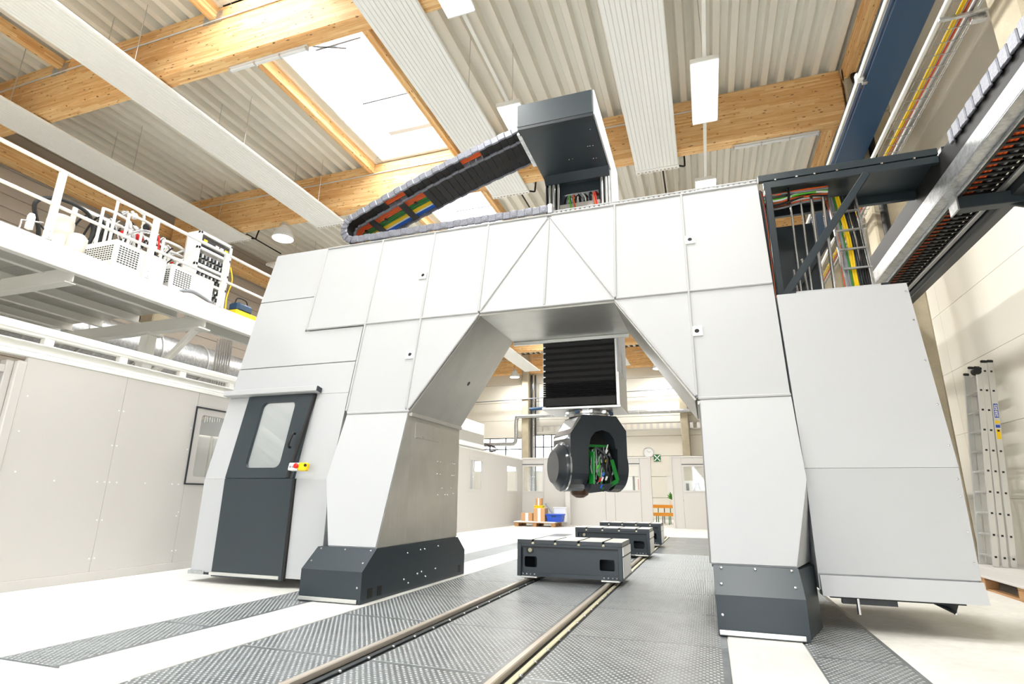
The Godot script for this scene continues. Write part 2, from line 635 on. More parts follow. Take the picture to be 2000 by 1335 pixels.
func build_roof() -> void:
	var ce := place("ceiling", Vector3(0, ROOF, 0), "cream trapezoidal steel roof sheets over the timber beams")
	# roof build-up above the sheets, open only at the rooflights
	part(ce, "insulation", B.new().span(Vector3(X_LEFT - 0.25, ROOF + 0.16, Z_BACK - 0.3), Vector3(-7.42, ROOF + 0.42, Z_FRONT + 0.3)), M.steel_white)
	part(ce, "insulation", B.new().span(Vector3(-5.18, ROOF + 0.16, Z_BACK - 0.3), Vector3(X_RIGHT + 0.25, ROOF + 0.42, Z_FRONT + 0.3)), M.steel_white)
	var edges := [Z_FRONT + 0.3]
	for z in BEAM_Z:
		edges.append(z + 0.3)
		edges.append(z - 0.05)
	edges.append(Z_BACK - 0.3)
	# strips of roof over the beams between the rooflights
	for i in BEAM_Z.size():
		part(ce, "insulation", B.new().span(Vector3(-7.42, ROOF + 0.02, BEAM_Z[i] - 0.12), Vector3(-5.18, ROOF + 0.42, BEAM_Z[i] + 0.36)), M.steel_white)
	part(ce, "insulation", B.new().span(Vector3(-7.42, ROOF + 0.02, Z_FRONT - 0.3), Vector3(-5.18, ROOF + 0.42, Z_FRONT + 0.3)), M.steel_white)
	# sheets three ribs wide, one per bay
	var zs := [Z_FRONT]
	for z in BEAM_Z: zs.append(z + 0.14)
	zs[-1] = Z_BACK
	var pitch := 0.31
	for b in zs.size() - 1:
		var z0: float = zs[b]
		var z1: float = zs[b + 1]
		var proto := {}
		for side in [[X_LEFT, -7.42], [-5.18, X_RIGHT + 0.05]]:
			var x: float = side[0]
			while x < side[1] - 0.05:
				var n := mini(3, roundi((side[1] - x) / pitch))
				n = maxi(n, 1)
				if proto.has(n):
					again(ce, "roof_sheet", proto[n][0], Vector3(x - proto[n][1], 0, 0))
				else:
					var m := B.new()
					for i in n:
						var a := x + i * pitch
						var pr := [[0.0, 0.0], [0.115, 0.0], [0.155, 0.145], [0.27, 0.145], [0.31, 0.0]]
						for j in 4:
							m.hexa([Vector3(a + pr[j][0], ROOF + pr[j][1], z0), Vector3(a + pr[j + 1][0], ROOF + pr[j + 1][1], z0), Vector3(a + pr[j + 1][0], ROOF + pr[j + 1][1] + 0.006, z0), Vector3(a + pr[j][0], ROOF + pr[j][1] + 0.006, z0),
								Vector3(a + pr[j][0], ROOF + pr[j][1], z1), Vector3(a + pr[j + 1][0], ROOF + pr[j + 1][1], z1), Vector3(a + pr[j + 1][0], ROOF + pr[j + 1][1] + 0.006, z1), Vector3(a + pr[j][0], ROOF + pr[j][1] + 0.006, z1)])
					proto[n] = [part(ce, "roof_sheet", m, M.deck), x]
				x += n * pitch
	# glulam beams
	for i in BEAM_Z.size():
		var z: float = BEAM_Z[i]
		var bm := place("beam", Vector3(-5.8, 8.0, z + 0.14), "glued laminated timber roof beam spanning the hall")
		var bb := B.new()
		bb.span(Vector3(-14.1, 8.0, z), Vector3(3.07, ROOF, z + 0.28), 0.02)
		part(bm, "timber", bb, M.wood)
		var cd := B.new()
		cd.tube([Vector3(-14, 8.86, z + 0.295), Vector3(-4.4, 8.86, z + 0.295)], 0.014, 6)
		part(bm, "conduit", cd, M.diffuser)
		var cd2 := B.new()
		cd2.tube([Vector3(-3.3, 8.86, z + 0.295), Vector3(0.8, 8.86, z + 0.295)], 0.014, 6)
		part(bm, "conduit", cd2, M.diffuser)
		# steel purlin shoes
		for x in [-11.35, -7.5]:
			if i == 2:
				part(bm, "purlin_shoe", B.new().span(Vector3(x - 0.2, 8.82, z + 0.28), Vector3(x + 0.2, 9.05, z + 0.3)), M.zinc)
	# timber purlins and rooflight trimmers run with the sheets
	for b in zs.size() - 1:
		var za: float = zs[b] - 0.14
		var zc: float = zs[b + 1] + 0.14
		for x in ([3.17, -11.35] if b == 2 else [3.17]):
			var pu := place("trim_%d" % (b * 3 + 1), Vector3(x, ROOF, za), "timber purlin between two roof beams")
			var tb := B.new()
			tb.grain = 2
			if x > 0: tb.span(Vector3(x - 0.09, ROOF - 0.34, zc), Vector3(x + 0.09, ROOF, za), 0.008)
			else: tb.span(Vector3(x - 0.07, ROOF - 0.2, zc), Vector3(x + 0.07, ROOF, za), 0.008)
			part(pu, "timber", tb, M.wood)
		# rooflight with its lining, trimmers, glazing and opener rods
		var rl := place("window_%d" % (b + 10), Vector3(-6.3, ROOF, (za + zc) / 2), "long daylight rooflight framed by timber trimmers")
		for x in [-7.42, -5.18]:
			var s := -1.0 if x < -6 else 1.0
			var tb := B.new()
			tb.grain = 2
			tb.span(Vector3(minf(x, x + s * 0.14), ROOF - 0.26, zc), Vector3(maxf(x, x + s * 0.14), ROOF + 0.02, za), 0.008)
			part(rl, "trimmer", tb, M.wood)
			part(rl, "lining", B.new().span(Vector3(minf(x, x + s * 0.05), ROOF + 0.02, zc), Vector3(maxf(x, x + s * 0.05), ROOF + 0.62, za)), M.plastic_white)
		part(rl, "lining", B.new().span(Vector3(-7.42, ROOF + 0.02, za + 0.0), Vector3(-5.18, ROOF + 0.62, za + 0.05)), M.plastic_white)
		part(rl, "lining", B.new().span(Vector3(-7.42, ROOF + 0.02, zc - 0.05), Vector3(-5.18, ROOF + 0.62, zc)), M.plastic_white)
		var cnt := 4
		for i in cnt:
			var a := lerpf(za, zc, float(i) / cnt)
			var c := lerpf(za, zc, float(i + 1) / cnt)
			part(rl, "pane", B.new().span(Vector3(-7.45, ROOF + 0.6, c), Vector3(-5.15, ROOF + 0.612, a)), M.glass)
		for q in [[0.24, -6.5, -5.5], [0.58, -6.5, -5.4], [0.27, -6.5, -5.9]]:
			var zz := lerpf(za, zc, q[0])
			part(rl, "opener_rod", B.new().bar(Vector3(q[1], ROOF + 0.1, zz + (0.25 if q[0] == 0.27 else 0.0)), Vector3(q[2], ROOF + 0.1, zz), 0.035, 0.05), M.grey_cable)
		part(rl, "opener_housing", B.new().span(Vector3(-6.45, ROOF + 0.02, lerpf(za, zc, 0.8) - 0.07), Vector3(-5.2, ROOF + 0.14, lerpf(za, zc, 0.8) + 0.07), 0.01), M.diffuser)
	# eaves purlin along the ribbed wall
	var ev := place("trim_90", Vector3(-14.3, 8.2, -12), "timber eaves plate along the ribbed wall")
	var eb := B.new()
	eb.grain = 2
	eb.span(Vector3(-14.5, 8.1, Z_BACK), Vector3(-14.2, 8.55, Z_FRONT), 0.01)
	part(ev, "timber", eb, M.wood)

func build_floor_plates() -> void:
	var fl := get_node("floor")
	# polished guide bands the portal legs travel on
	for s in [[-3.70, -3.10, -2.6], [0.05, 0.565, 1.5]]:
		var z: float = s[2]
		while z > -16.4:
			var z1 := maxf(z - 2.4, -16.5)
			var b := B.new()
			b.grain = 2
			b.span(Vector3(s[0] + 0.004, -0.02, z1 + 0.003), Vector3(s[1] - 0.004, 0.012, z - 0.003), 0.003)
			part(fl, "guide_band", b, M.strip)
			z = z1
	# tread plates
	var rows := [[-4.24, -3.70, -2.6], [-3.10, -2.25, 1.2], [-2.09, -1.245, 1.2], [-1.085, 0.05, 1.2], [0.565, 1.13, 1.2]]
	var xfs: Array[Transform3D] = []
	for r in rows:
		var z: float = r[2]
		while z > -16.4:
			var z1 := maxf(z - 1.15, -16.5)
			part(fl, "tread_plate", B.new().span(Vector3(r[0] + 0.003, -0.02, z1 + 0.003), Vector3(r[1] - 0.003, 0.008, z - 0.003), 0.003), M.tread)
			if z1 > -12.5 and z < -1.0:
				var p := 0.04
				var nx := int((r[1] - r[0] - 0.03) / p)
				var nz := int((z - z1 - 0.02) / (p * 0.75))
				for j in nz:
					for i in nx:
						var x: float = r[0] + 0.02 + (i + (0.5 if j % 2 else 0.0)) * p
						xfs.append(Transform3D(Basis(), Vector3(x, 0.008, z - 0.015 - j * p * 0.75)))
			z = z1
	var dome := B.new()
	dome.lathe([[0.0115, 0.0], [0.0075, 0.003], [0.0, 0.0036]], Vector3.ZERO, Vector3.UP, 6)
	var mm := MultiMesh.new()
	mm.transform_format = MultiMesh.TRANSFORM_3D
	mm.mesh = dome.mesh(M.stud)
	mm.instance_count = xfs.size()
	for i in xfs.size(): mm.set_instance_transform(i, xfs[i])
	var mi := MultiMeshInstance3D.new()
	mi.name = "tread_studs"
	mi.multimesh = mm
	mi.set_meta("kind", "stuff")
	fl.add_child(mi)
	# guide rails for the machining tables
	for q in [[-2.17, "steel guide rail beside the portal's cabin leg"], [-1.165, "steel guide rail beside the wide tread plates"]]:
		var x: float = q[0]
		var g := thing("guide_rail", Vector3(x, 0, -7), "%s" % q[1], "rail")
		var bed := B.new()
		bed.span(Vector3(x - 0.078, -0.01, -16.5), Vector3(x + 0.078, 0.004, 1.2))
		part(g, "channel", bed, M.black)
		var b1 := B.new()
		b1.grain = 2
		b1.span(Vector3(x - 0.05, 0.004, -16.5), Vector3(x - 0.005, 0.045, 1.2), 0.006)
		part(g, "running_rail", b1, M.rail_top)
		var b2 := B.new()
		b2.grain = 2
		b2.span(Vector3(x + 0.022, 0.004, -16.5), Vector3(x + 0.062, 0.016, 1.2), 0.003)
		part(g, "clamp_strip", b2, M.rail_bed if x > -2 else M.anthracite_dark)
		var bolt := B.new()
		bolt.lathe([[0.011, 0.0], [0.011, 0.008], [0.007, 0.012], [0.0, 0.012]], Vector3(x + 0.066, 0.012, -1.0), Vector3.UP, 8)
		var first := part(g, "bolt", bolt, M.chrome)
		for i in range(1, 44): again(g, "bolt", first, Vector3(0, 0, -i * 0.3))

# ---------------------------------------------------------------- portal milling machine
# the front face leans back: steeper on the legs, gentler above them
func zface(y: float) -> float:
	if y <= 0.495: return -5.124
	if y < 1.95: return lerpf(-5.124, -5.64, (y - 0.495) / 1.455)
	return -5.64 - 0.2 * (y - 1.95)

func on_face(x: float, y: float, d := 0.0) -> Vector3:
	return Vector3(x, y, zface(y)) + Vector3(0, 0.196, 0.981) * d

# convex outline between the leaning front and a rear plane
func wedge(b: B, poly: Array, back: float, zr: float) -> void:
	var f := []
	var r := []
	var c := Vector3.ZERO
	for p in poly:
		f.append(Vector3(p[0], p[1], zface(p[1]) - back))
		r.append(Vector3(p[0], p[1], zr))
		c += f[-1] + r[-1]
	c /= 2.0 * poly.size()
	b.face(f, Vector3(0, 0.1, 1))
	b.face(r, Vector3(0, 0, -1))
	for i in poly.size():
		var j := (i + 1) % poly.size()
		b.face([f[i], f[j], r[j], r[i]], (f[i] + f[j] + r[i] + r[j]) / 4.0 - c)

# a plate lying on the leaning front, given by its outline in x and height
func face_plate(poly: Array, y0: float, gap: float, d0: float, d1: float) -> B:
	var k := 0.2 if y0 >= 1.9 else 0.355
	var w := Vector3(0, 1, -k).normalized()
	var o := Vector3(0, y0, zface(y0))
	var q := PackedVector2Array()
	for p in poly: q.append(Vector2(p[0], (p[1] - y0) / w.y))
	if gap > 0:
		var off := Geometry2D.offset_polygon(q, -gap)
		if off.size(): q = off[0]
	return B.new().prism(q, o, Vector3.RIGHT, w, d0, d1)

func build_portal() -> void:
	var g := thing("portal_frame", Vector3(-1.62, 0, -6), "huge white steel portal frame of a gantry milling machine straddling the tables", "machine")
	var zr := -7.1
	var core := B.new()
	wedge(core, [[-4.97, 3.14], [0.79, 3.14], [0.79, 4.45], [-4.97, 4.45]], 0.02, zr)
	wedge(core, [[-4.04, 1.95], [-3.21, 1.95], [-2.45, 3.14], [-4.04, 3.14]], 0.02, zr)
	wedge(core, [[-0.04, 1.95], [0.79, 1.95], [0.79, 3.14], [-0.82, 3.14]], 0.02, zr)
	part(g, "crossbeam", core, M.white)
	# face panels
	var panels := [
		[[-4.97, 3.14], [-4.04, 3.14], [-4.04, 4.45], [-4.97, 4.45]],
		[[-4.04, 3.14], [-3.235, 3.14], [-3.235, 4.45], [-4.04, 4.45]],
		[[-3.235, 3.14], [-2.46, 3.14], [-2.46, 4.45], [-3.235, 4.45]],
		[[-2.46, 3.14], [-1.64, 4.45], [-2.46, 4.45]],
		[[-2.445, 3.14], [-1.64, 3.14], [-1.64, 4.44]],
		[[-1.64, 3.14], [-0.825, 3.14], [-1.64, 4.44]],
		[[-0.81, 3.14], [-0.81, 4.45], [-1.64, 4.45]],
		[[-0.81, 3.14], [-0.035, 3.14], [-0.035, 4.45], [-0.81, 4.45]],
		[[-0.035, 3.14], [0.79, 3.14], [0.79, 4.45], [-0.035, 4.45]],
		[[-4.04, 1.95], [-3.235, 1.95], [-3.235, 3.14], [-4.04, 3.14]],
		[[-3.235, 1.95], [-3.205, 1.95], [-2.455, 3.14], [-3.235, 3.14]],
		[[-0.82, 3.14], [-0.035, 1.95], [-0.035, 3.14]],
		[[-0.035, 1.95], [0.79, 1.95], [0.79, 3.14], [-0.035, 3.14]],
	]
	for p in panels: part(g, "panel", face_plate(p, 1.95, 0.005, -0.02, 0.006), M.white)
	# weld beads over the joints
	var seams := [[-4.04, 1.97, -4.04, 4.44], [-3.235, 1.97, -3.235, 4.44], [-2.46, 3.15, -2.46, 4.44], [-1.64, 3.15, -1.64, 4.36], [-0.815, 3.15, -0.815, 4.44], [-0.035, 1.97, -0.035, 4.44],
		[-2.445, 3.15, -1.66, 4.40], [-0.825, 3.15, -1.62, 4.40], [-4.96, 3.14, -2.46, 3.14], [-0.81, 3.14, 0.78, 3.14], [-2.44, 3.135, -0.82, 3.135], [-4.96, 4.445, 0.79, 4.445], [-4.965, 3.14, -4.965, 4.44],
		[-3.20, 1.965, -2.45, 3.12], [-0.82, 3.12, -0.045, 1.965]]
	for s in seams:
		var d := 0.26 if false else 0.008
		part(g, "weld_bead", B.new().bar(on_face(s[0], s[1], d), on_face(s[2], s[3], d), 0.026, 0.03, Vector3(0, 0.2, 1), 0.008), M.bead)
	# sight ports
	for p in [[-3.31, 3.81], [-3.30, 2.665], [0.02, 3.83], [0.015, 2.675]]:
		var pl := part(g, "port_plate", B.new().ring(_at(rounded(-0.055, -0.055, 0.055, 0.055, 0.002, 5), p), _at(_circle(0.024, 20), p), Vector3(0, 1.95, -5.64) , Vector3.RIGHT, Vector3(0, 1, -0.2).normalized(), 0.002, 0.02), M.plastic_white)
		var o := on_face(p[0], 1.95 + (p[1] - 1.95) * 0.981, 0.003)
		var hole := B.new()
		hole.lathe([[0.024, 0.018], [0.024, 0.004], [0.0, 0.004]], o, Vector3(0, 0.196, 0.981), 20)
		part(pl, "port_hole", hole, M.black)
	# soffit and slanted cheeks of bare sheet steel
	var sof := B.new()
	sof.span(Vector3(-2.44, 3.10, zr - 0.04), Vector3(-0.83, 3.132, -5.885), 0.004)
	part(g, "soffit", sof, M.sheet)
	var lip := B.new()
	lip.span(Vector3(-2.44, 3.05, zr - 0.06), Vector3(-0.83, 3.10, zr - 0.02), 0.005)
	part(g, "soffit_trim", lip, M.alu)
	for s in [[-3.21, 1.94, -2.445, 3.13], [-0.04, 1.94, -0.825, 3.13]]:
		var n := Vector3(s[3] - s[1], -(s[2] - s[0]), 0).normalized()
		if s[0] > -1: n = Vector3(-absf(s[3] - s[1]), -absf(s[2] - s[0]), 0).normalized()
		var a := Vector3(s[0], s[1], zface(s[1]) - 0.015)
		var c := Vector3(s[2], s[3], zface(s[3]) - 0.015)
		var ar := Vector3(s[0], s[1], zr)
		var cr := Vector3(s[2], s[3], zr)
		var t := n * 0.02
		part(g, "cheek", B.new().hexa([a, c, cr, ar, a + t, c + t, cr + t, ar + t]), M.sheet)
		if s[0] < -1:
			part(g, "drain_hole", B.new().lathe([[0.0, 0.0], [0.03, 0.0]], a.lerp(c, 0.42).lerp(ar.lerp(cr, 0.42), 0.62) + n * 0.0215, n, 14), M.black)
	# legs
	for side in 2:
		var s := 1.0 if side == 0 else -1.0
		var xi := -3.185 if side == 0 else -0.025      # inner face
		var xo := -4.03 if side == 0 else 0.795         # outer face
		var xn := -3.75 if side == 0 else 0.612         # outer edge at the foot
		var leg := B.new()
		wedge(leg, [[xi, 1.17], [xo, 1.17], [xo, 1.93], [xi - s * 0.02, 1.93]], 0.02, -7.05)
		var zl := zface(0.49) - 0.02
		var zm := zface(1.17) - 0.02
		leg.hexa([Vector3(xn, 0.49, zl), Vector3(xi, 0.49, zl), Vector3(xi, 1.17, zm), Vector3(xo, 1.17, zm), Vector3(xo, 0.49, -5.75), Vector3(xi, 0.49, -5.75), Vector3(xi, 1.17, -5.75), Vector3(xo, 1.17, -5.75)])
		leg.span(Vector3(minf(xi, xo), 0.49, -7.05), Vector3(maxf(xi, xo), 1.17, -5.75))
		var lg := part(g, "leg", leg, M.white)
		var cov := [[xn, 0.50], [xi, 0.50], [xi - s * 0.015, 1.93], [xo, 1.93], [xo, 1.17]]
		if side == 1: cov.reverse()
		part(lg, "leg_cover", face_plate(cov, 0.495, 0.003, -0.02, 0.0), M.white)
		part(lg, "ledge", B.new().bar(Vector3(xi, 1.945, zface(1.945) - 0.004), Vector3(xo, 1.945, zface(1.945) - 0.004), 0.03, 0.03, Vector3.UP, 0.008), M.bead)
		# bare sheet lining on the passage side
		var ix := xi + s * 0.012
		var lin := B.new()
		lin.hexa([Vector3(xi, 0.5, -5.14), Vector3(xi, 0.5, -7.05), Vector3(xi - s * 0.02, 1.9, -7.06), Vector3(xi - s * 0.02, 1.9, -5.635), Vector3(ix, 0.5, -5.13), Vector3(ix, 0.5, -7.05), Vector3(ix - s * 0.02, 1.9, -7.06), Vector3(ix - s * 0.02, 1.9, -5.63)])
		part(lg, "inner_lining", lin, M.sheet)
		part(lg, "lining_trim", B.new().span(Vector3(minf(ix, ix - s * 0.05), 1.885, -7.08), Vector3(maxf(ix + s * 0.012, ix - s * 0.05), 1.93, -5.66), 0.006), M.sheet)
		if side == 0:
			for bz in [[1.42, -6.42, 1], [1.42, -6.5, 1], [1.27, -6.42, 1], [1.27, -6.5, 1], [1.42, -6.86, 1], [1.42, -6.92, 1], [1.27, -6.86, 1], [1.27, -6.92, 1], [1.02, -6.45, 1], [1.1, -6.56, 1], [1.02, -6.66, 1], [1.02, -6.73, 1], [1.11, -6.84, 1], [1.04, -6.91, 1], [1.78, -5.82, 1], [1.66, -5.84, 1], [1.68, -6.0, 1], [1.69, -6.25, 1], [1.8, -6.42, 1]]:
				part(lg, "screw", B.new().lathe([[0.012, 0.0], [0.01, 0.006], [0.0, 0.007]], Vector3(ix - 0.02 * (bz[0] - 0.5) / 1.4, bz[0], bz[1]), Vector3.RIGHT, 8), M.chrome)
			part(lg, "hatch", B.new().span(Vector3(ix - 0.019, 1.66, -6.45), Vector3(ix - 0.011, 1.84, -5.8), 0.003), M.sheet)
		# boot
		var bo := B.new()
		var prof := PackedVector2Array([Vector2(-4.89, 0.0), Vector2(-4.89, 0.285), Vector2(-5.115, 0.475), Vector2(-7.07, 0.475), Vector2(-7.31, 0.30), Vector2(-7.31, 0.0)])
		var xb := -3.165 if side == 0 else -0.01
		var xf0 := -3.86 if side == 0 else 0.618
		bo.prism(prof, Vector3(xf0, 0.014, 0), Vector3.BACK, Vector3.UP, 0, -(xb - xf0))
		bo.hexa([Vector3(xf0, 0.014, -4.97), Vector3(xf0, 0.29, -4.97), Vector3(xn, 0.475, -5.15), Vector3(xo, 0.475, -5.55), Vector3(xf0, 0.014, -7.3), Vector3(xf0, 0.475, -7.1), Vector3(xo, 0.475, -7.1), Vector3(xo, 0.014, -7.1)]) if false else bo.hexa([Vector3(xf0, 0.014, -4.95), Vector3(xo, 0.014, -5.5), Vector3(xo, 0.475, -5.6), Vector3(xf0, 0.475, -5.15), Vector3(xf0, 0.014, -7.1), Vector3(xo, 0.014, -7.1), Vector3(xo, 0.475, -7.07), Vector3(xf0, 0.475, -7.07)])
		var boot := part(g, "boot", bo, M.anthracite)
		part(boot, "top_seal", B.new().span(Vector3(minf(xn, xi) + 0.006, 0.472, -7.0), Vector3(maxf(xn, xi) - 0.006, 0.49, -5.14)), M.anthracite)
		part(boot, "wiper_strip", B.new().span(Vector3(minf(xf0, xb) + 0.01, 0.022, -4.884), Vector3(maxf(xf0, xb) - 0.03, 0.056, -4.872), 0.003), M.alu)
		var x0 := minf(xf0, xb)
		var x1 := maxf(xf0, xb)
		var nz := Vector3(0, 0.764, 0.645)
		for q in [[x0 + 0.06, 0.455], [(x0 + x1) / 2, 0.455], [x1 - 0.05, 0.455], [x0 + 0.05, 0.35], [x1 - 0.05, 0.35]]:
			part(boot, "bolt", B.new().lathe([[0.012, 0.0], [0.01, 0.007], [0.0, 0.008]], Vector3(q[0], q[1] + 0.016, lerpf(-4.89, -5.115, (q[1] - 0.285) / 0.19)), nz, 8), M.chrome)
		part(boot, "bolt", B.new().lathe([[0.012, 0.0], [0.01, 0.007], [0.0, 0.008]], Vector3(x1 - 0.04 if side == 0 else x0 + 0.04, 0.16, -4.89), Vector3.BACK, 8), M.chrome)
		if side == 0:
			for q in [[0.40, -5.75], [0.41, -6.05], [0.41, -6.15], [0.42, -6.5], [0.14, -5.7], [0.16, -6.0], [0.17, -6.1], [0.11, -6.2], [0.17, -6.45], [0.09, -5.8]]:
				part(boot, "bolt", B.new().lathe([[0.012, 0.0], [0.01, 0.007], [0.0, 0.008]], Vector3(xb, q[0], q[1]), Vector3.RIGHT, 8), M.chrome)
			for q in [[-5.05, 0.1], [-5.22, 0.1], [-7.15, 0.1]]:
				part(boot, "slot", B.new().span(Vector3(xb - 0.01, q[1] - 0.05, q[0] - 0.04), Vector3(xb + 0.002, q[1] + 0.04, q[0] + 0.04)), M.black)
	# slotted edge strip on top of the crossbeam
	var z4 := zface(4.45)
	part(g, "edge_strip", B.new().span(Vector3(-1.6, 4.45, z4 - 0.05), Vector3(0.79, 4.462, z4)), M.white)
	part(g, "edge_strip", B.new().span(Vector3(-1.6, 4.505, z4 - 0.05), Vector3(0.79, 4.52, z4 - 0.03), 0.003), M.white)
	var tooth := part(g, "strip_web", B.new().span(Vector3(-1.6, 4.462, z4 - 0.05), Vector3(-1.565, 4.505, z4 - 0.035)), M.white)
	for i in range(1, 40): again(g, "strip_web", tooth, Vector3(i * 0.06, 0, 0))

func _at(p: PackedVector2Array, c: Array) -> PackedVector2Array:
	var out := PackedVector2Array()
	for q in p: out.append(q + Vector2(c[0], (c[1] - 1.95)))
	return out

func _circle(r: float, n: int) -> PackedVector2Array:
	var out := PackedVector2Array()
	# starts where rounded() starts: below, on the positive side
	for k in 4:
		for i in n / 4:
			var a := deg_to_rad(-90.0 + 90.0 * k + 90.0 * i / (n / 4 - 1))
			out.append(Vector2(cos(a), sin(a)) * r)
	return out

func build_cabin() -> void:
	var c := thing("operator_cabin", Vector3(-5.0, 0.1, -6.2), "white operator cabin with a sliding dark door, attached to the portal", "cabin")
	var zr := -7.05
	var zl := -5.484
	var x0 := -5.92
	var x1 := -4.075
	var sh := B.new()
	# side walls, rear, floor and roof leave the cabin hollow
	var zf := func(y: float) -> float: return zl if y < 1.17 else -5.64 - 0.2 * (y - 1.95)
	for x in [x0 + 0.005, x1 - 0.05]:
		sh.hexa([Vector3(x, 0.1, zl - 0.03), Vector3(x + 0.045, 0.1, zl - 0.03), Vector3(x + 0.045, 1.17, zl - 0.03), Vector3(x, 1.17, zl - 0.03), Vector3(x, 0.1, zr), Vector3(x + 0.045, 0.1, zr), Vector3(x + 0.045, 1.17, zr), Vector3(x, 1.17, zr)])
		var yt := 4.46 if x < -5 else 3.13
		sh.hexa([Vector3(x, 1.17, zl - 0.03), Vector3(x + 0.045, 1.17, zl - 0.03), Vector3(x + 0.045, yt, zf.call(yt) - 0.03), Vector3(x, yt, zf.call(yt) - 0.03), Vector3(x, 1.17, zr), Vector3(x + 0.045, 1.17, zr), Vector3(x + 0.045, yt, zr), Vector3(x, yt, zr)])
	part(c, "side_walls", sh, M.white)
	part(c, "rear_wall", B.new().span(Vector3(x0, 0.1, zr - 0.05), Vector3(x1, 3.13, zr)), M.white)
	part(c, "cabin_floor", B.new().span(Vector3(x0, 0.1, zr), Vector3(x1, 0.16, zl - 0.03)), M.anthracite_dark)
	part(c, "cabin_roof", B.new().span(Vector3(x0, 2.66, zr), Vector3(x1, 2.7, -5.86)), M.white)
	# outer sheets
	var hi := [
		[[-5.92, 3.665], [-4.985, 3.665], [-4.985, 4.47], [-5.88, 4.47]],
		[[-5.92, 2.635], [-4.075, 2.635], [-4.075, 3.12], [-4.985, 3.12], [-4.985, 3.655], [-5.92, 3.655]],
		[[-5.92, 2.215], [-4.075, 2.215], [-4.075, 2.625], [-5.92, 2.625]],
		[[-5.92, 1.175], [-5.565, 1.175], [-5.565, 2.215], [-5.92, 2.215]],
		[[-4.565, 1.175], [-4.075, 1.175], [-4.075, 2.215], [-4.565, 2.215]]]
	for p in hi: part(c, "upper_sheet", face_plate(p, 1.95, 0.002, -0.03, -0.004), M.white)
	for q in [[-5.92, -5.565], [-4.565, -4.075]]:
		part(c, "lower_sheet", B.new().span(Vector3(q[0], 0.1, zl - 0.03), Vector3(q[1], 1.174, zl), 0.003), M.white)
	# rain rail
	var w := Vector3(0, 0.981, -0.196)
	var nn := Vector3(0, 0.196, 0.981)
	var rr := B.new()
	rr.bar(on_face(-5.95, 2.255, 0.05), on_face(-4.485, 2.255, 0.05), 0.07, 0.10, nn, 0.006)
	var rail := part(c, "door_rail", rr, M.white)
	part(rail, "end_cap", B.new().bar(on_face(-4.485, 2.255, 0.05), on_face(-4.475, 2.255, 0.05), 0.06, 0.09, nn), M.anthracite_dark)
	# sliding door: bent sheet with a rounded window
	var dx0 := -5.565
	var dx1 := -4.56
	var o := Vector3(0, 1.95, -5.64)
	var yv := func(y: float) -> float: return (y - 1.95) / 0.981
	var outer := PackedVector2Array()
	var inner := rounded(-5.312, yv.call(1.30), -4.80, yv.call(2.125), 0.075, 6)
	# the door outline with a point for each window point
	var cen := Vector2(-5.06, yv.call(1.71))
	for q in inner:
		var d := (q - cen)
		var tx := (dx1 - cen.x) / d.x if d.x > 0 else (dx0 - cen.x) / d.x
		var ty: float = (yv.call(2.21) - cen.y) / d.y if d.y > 0 else (yv.call(1.178) - cen.y) / d.y
		outer.append(cen + d * minf(absf(tx), absf(ty)))
	# corners exactly square
	for cn in [Vector2(dx1, yv.call(1.178)), Vector2(dx1, yv.call(2.21)), Vector2(dx0, yv.call(2.21)), Vector2(dx0, yv.call(1.178))]:
		var best := 0
		for i in outer.size():
			if outer[i].distance_to(cn) < outer[best].distance_to(cn): best = i
		outer[best] = cn
	var door := part(c, "door", B.new().ring(outer, inner, o, Vector3.RIGHT, w, -0.01, 0.035), M.anthracite)
	part(door, "door_lower_sheet", B.new().span(Vector3(dx0, 0.075, zl - 0.01), Vector3(dx1, 1.178, zl + 0.035), 0.003), M.anthracite)
	part(door, "edge_seal", B.new().bar(on_face(dx1 + 0.012, 1.18, 0.012), on_face(dx1 + 0.012, 2.21, 0.012), 0.028, 0.04, nn), M.rubber)
	part(door, "edge_seal", B.new().span(Vector3(dx1 - 0.002, 0.08, zl - 0.005), Vector3(dx1 + 0.028, 1.18, zl + 0.03)), M.rubber)
	part(door, "pane", B.new().prism(rounded(-5.33, yv.call(1.285), -4.785, yv.call(2.14), 0.075, 6), o, Vector3.RIGHT, w, -0.004, 0.002), M.glass)
	var hd := B.new()
	var h0 := on_face(-4.652, 1.53, 0.035)
	var h1 := on_face(-4.652, 1.70, 0.035)
	hd.tube(curve([h0, h0 + nn * 0.045 + w * 0.02, h1 + nn * 0.045 - w * 0.02, h1], 4), 0.016, 8)
	part(door, "handle", hd, M.black)
	part(door, "kick_strip", B.new().span(Vector3(dx0 - 0.02, 0.09, zl + 0.036), Vector3(dx1 - 0.03, 0.125, zl + 0.05), 0.003), M.alu)
	part(c, "floor_bracket", B.new().span(Vector3(-5.94, 0.085, zl - 0.02), Vector3(-5.70, 0.125, zl + 0.02), 0.004), M.zinc)
	part(c, "floor_bracket", B.new().span(Vector3(-5.70, 0.085, zl - 0.02), Vector3(-5.58, 0.11, zl + 0.015), 0.004), M.anthracite_dark)
	# emergency stop box
	var ex := B.new()
	ex.bar(on_face(-4.555, 1.30, 0.035), on_face(-4.42, 1.30, 0.035), 0.085, 0.06, nn, 0.008)
	var eb := part(c, "switch_box", ex, M.plastic_white)
	part(eb, "warning_cover", B.new().bar(on_face(-4.42, 1.30, 0.036), on_face(-4.30, 1.30, 0.036), 0.088, 0.062, nn, 0.01), M.yellow)
	part(eb, "stop_button", B.new().lathe([[0.016, 0.0], [0.016, 0.02], [0.03, 0.022], [0.03, 0.038], [0.02, 0.046], [0.0, 0.047]], on_face(-4.425, 1.30, 0.064), nn, 16), M.red)
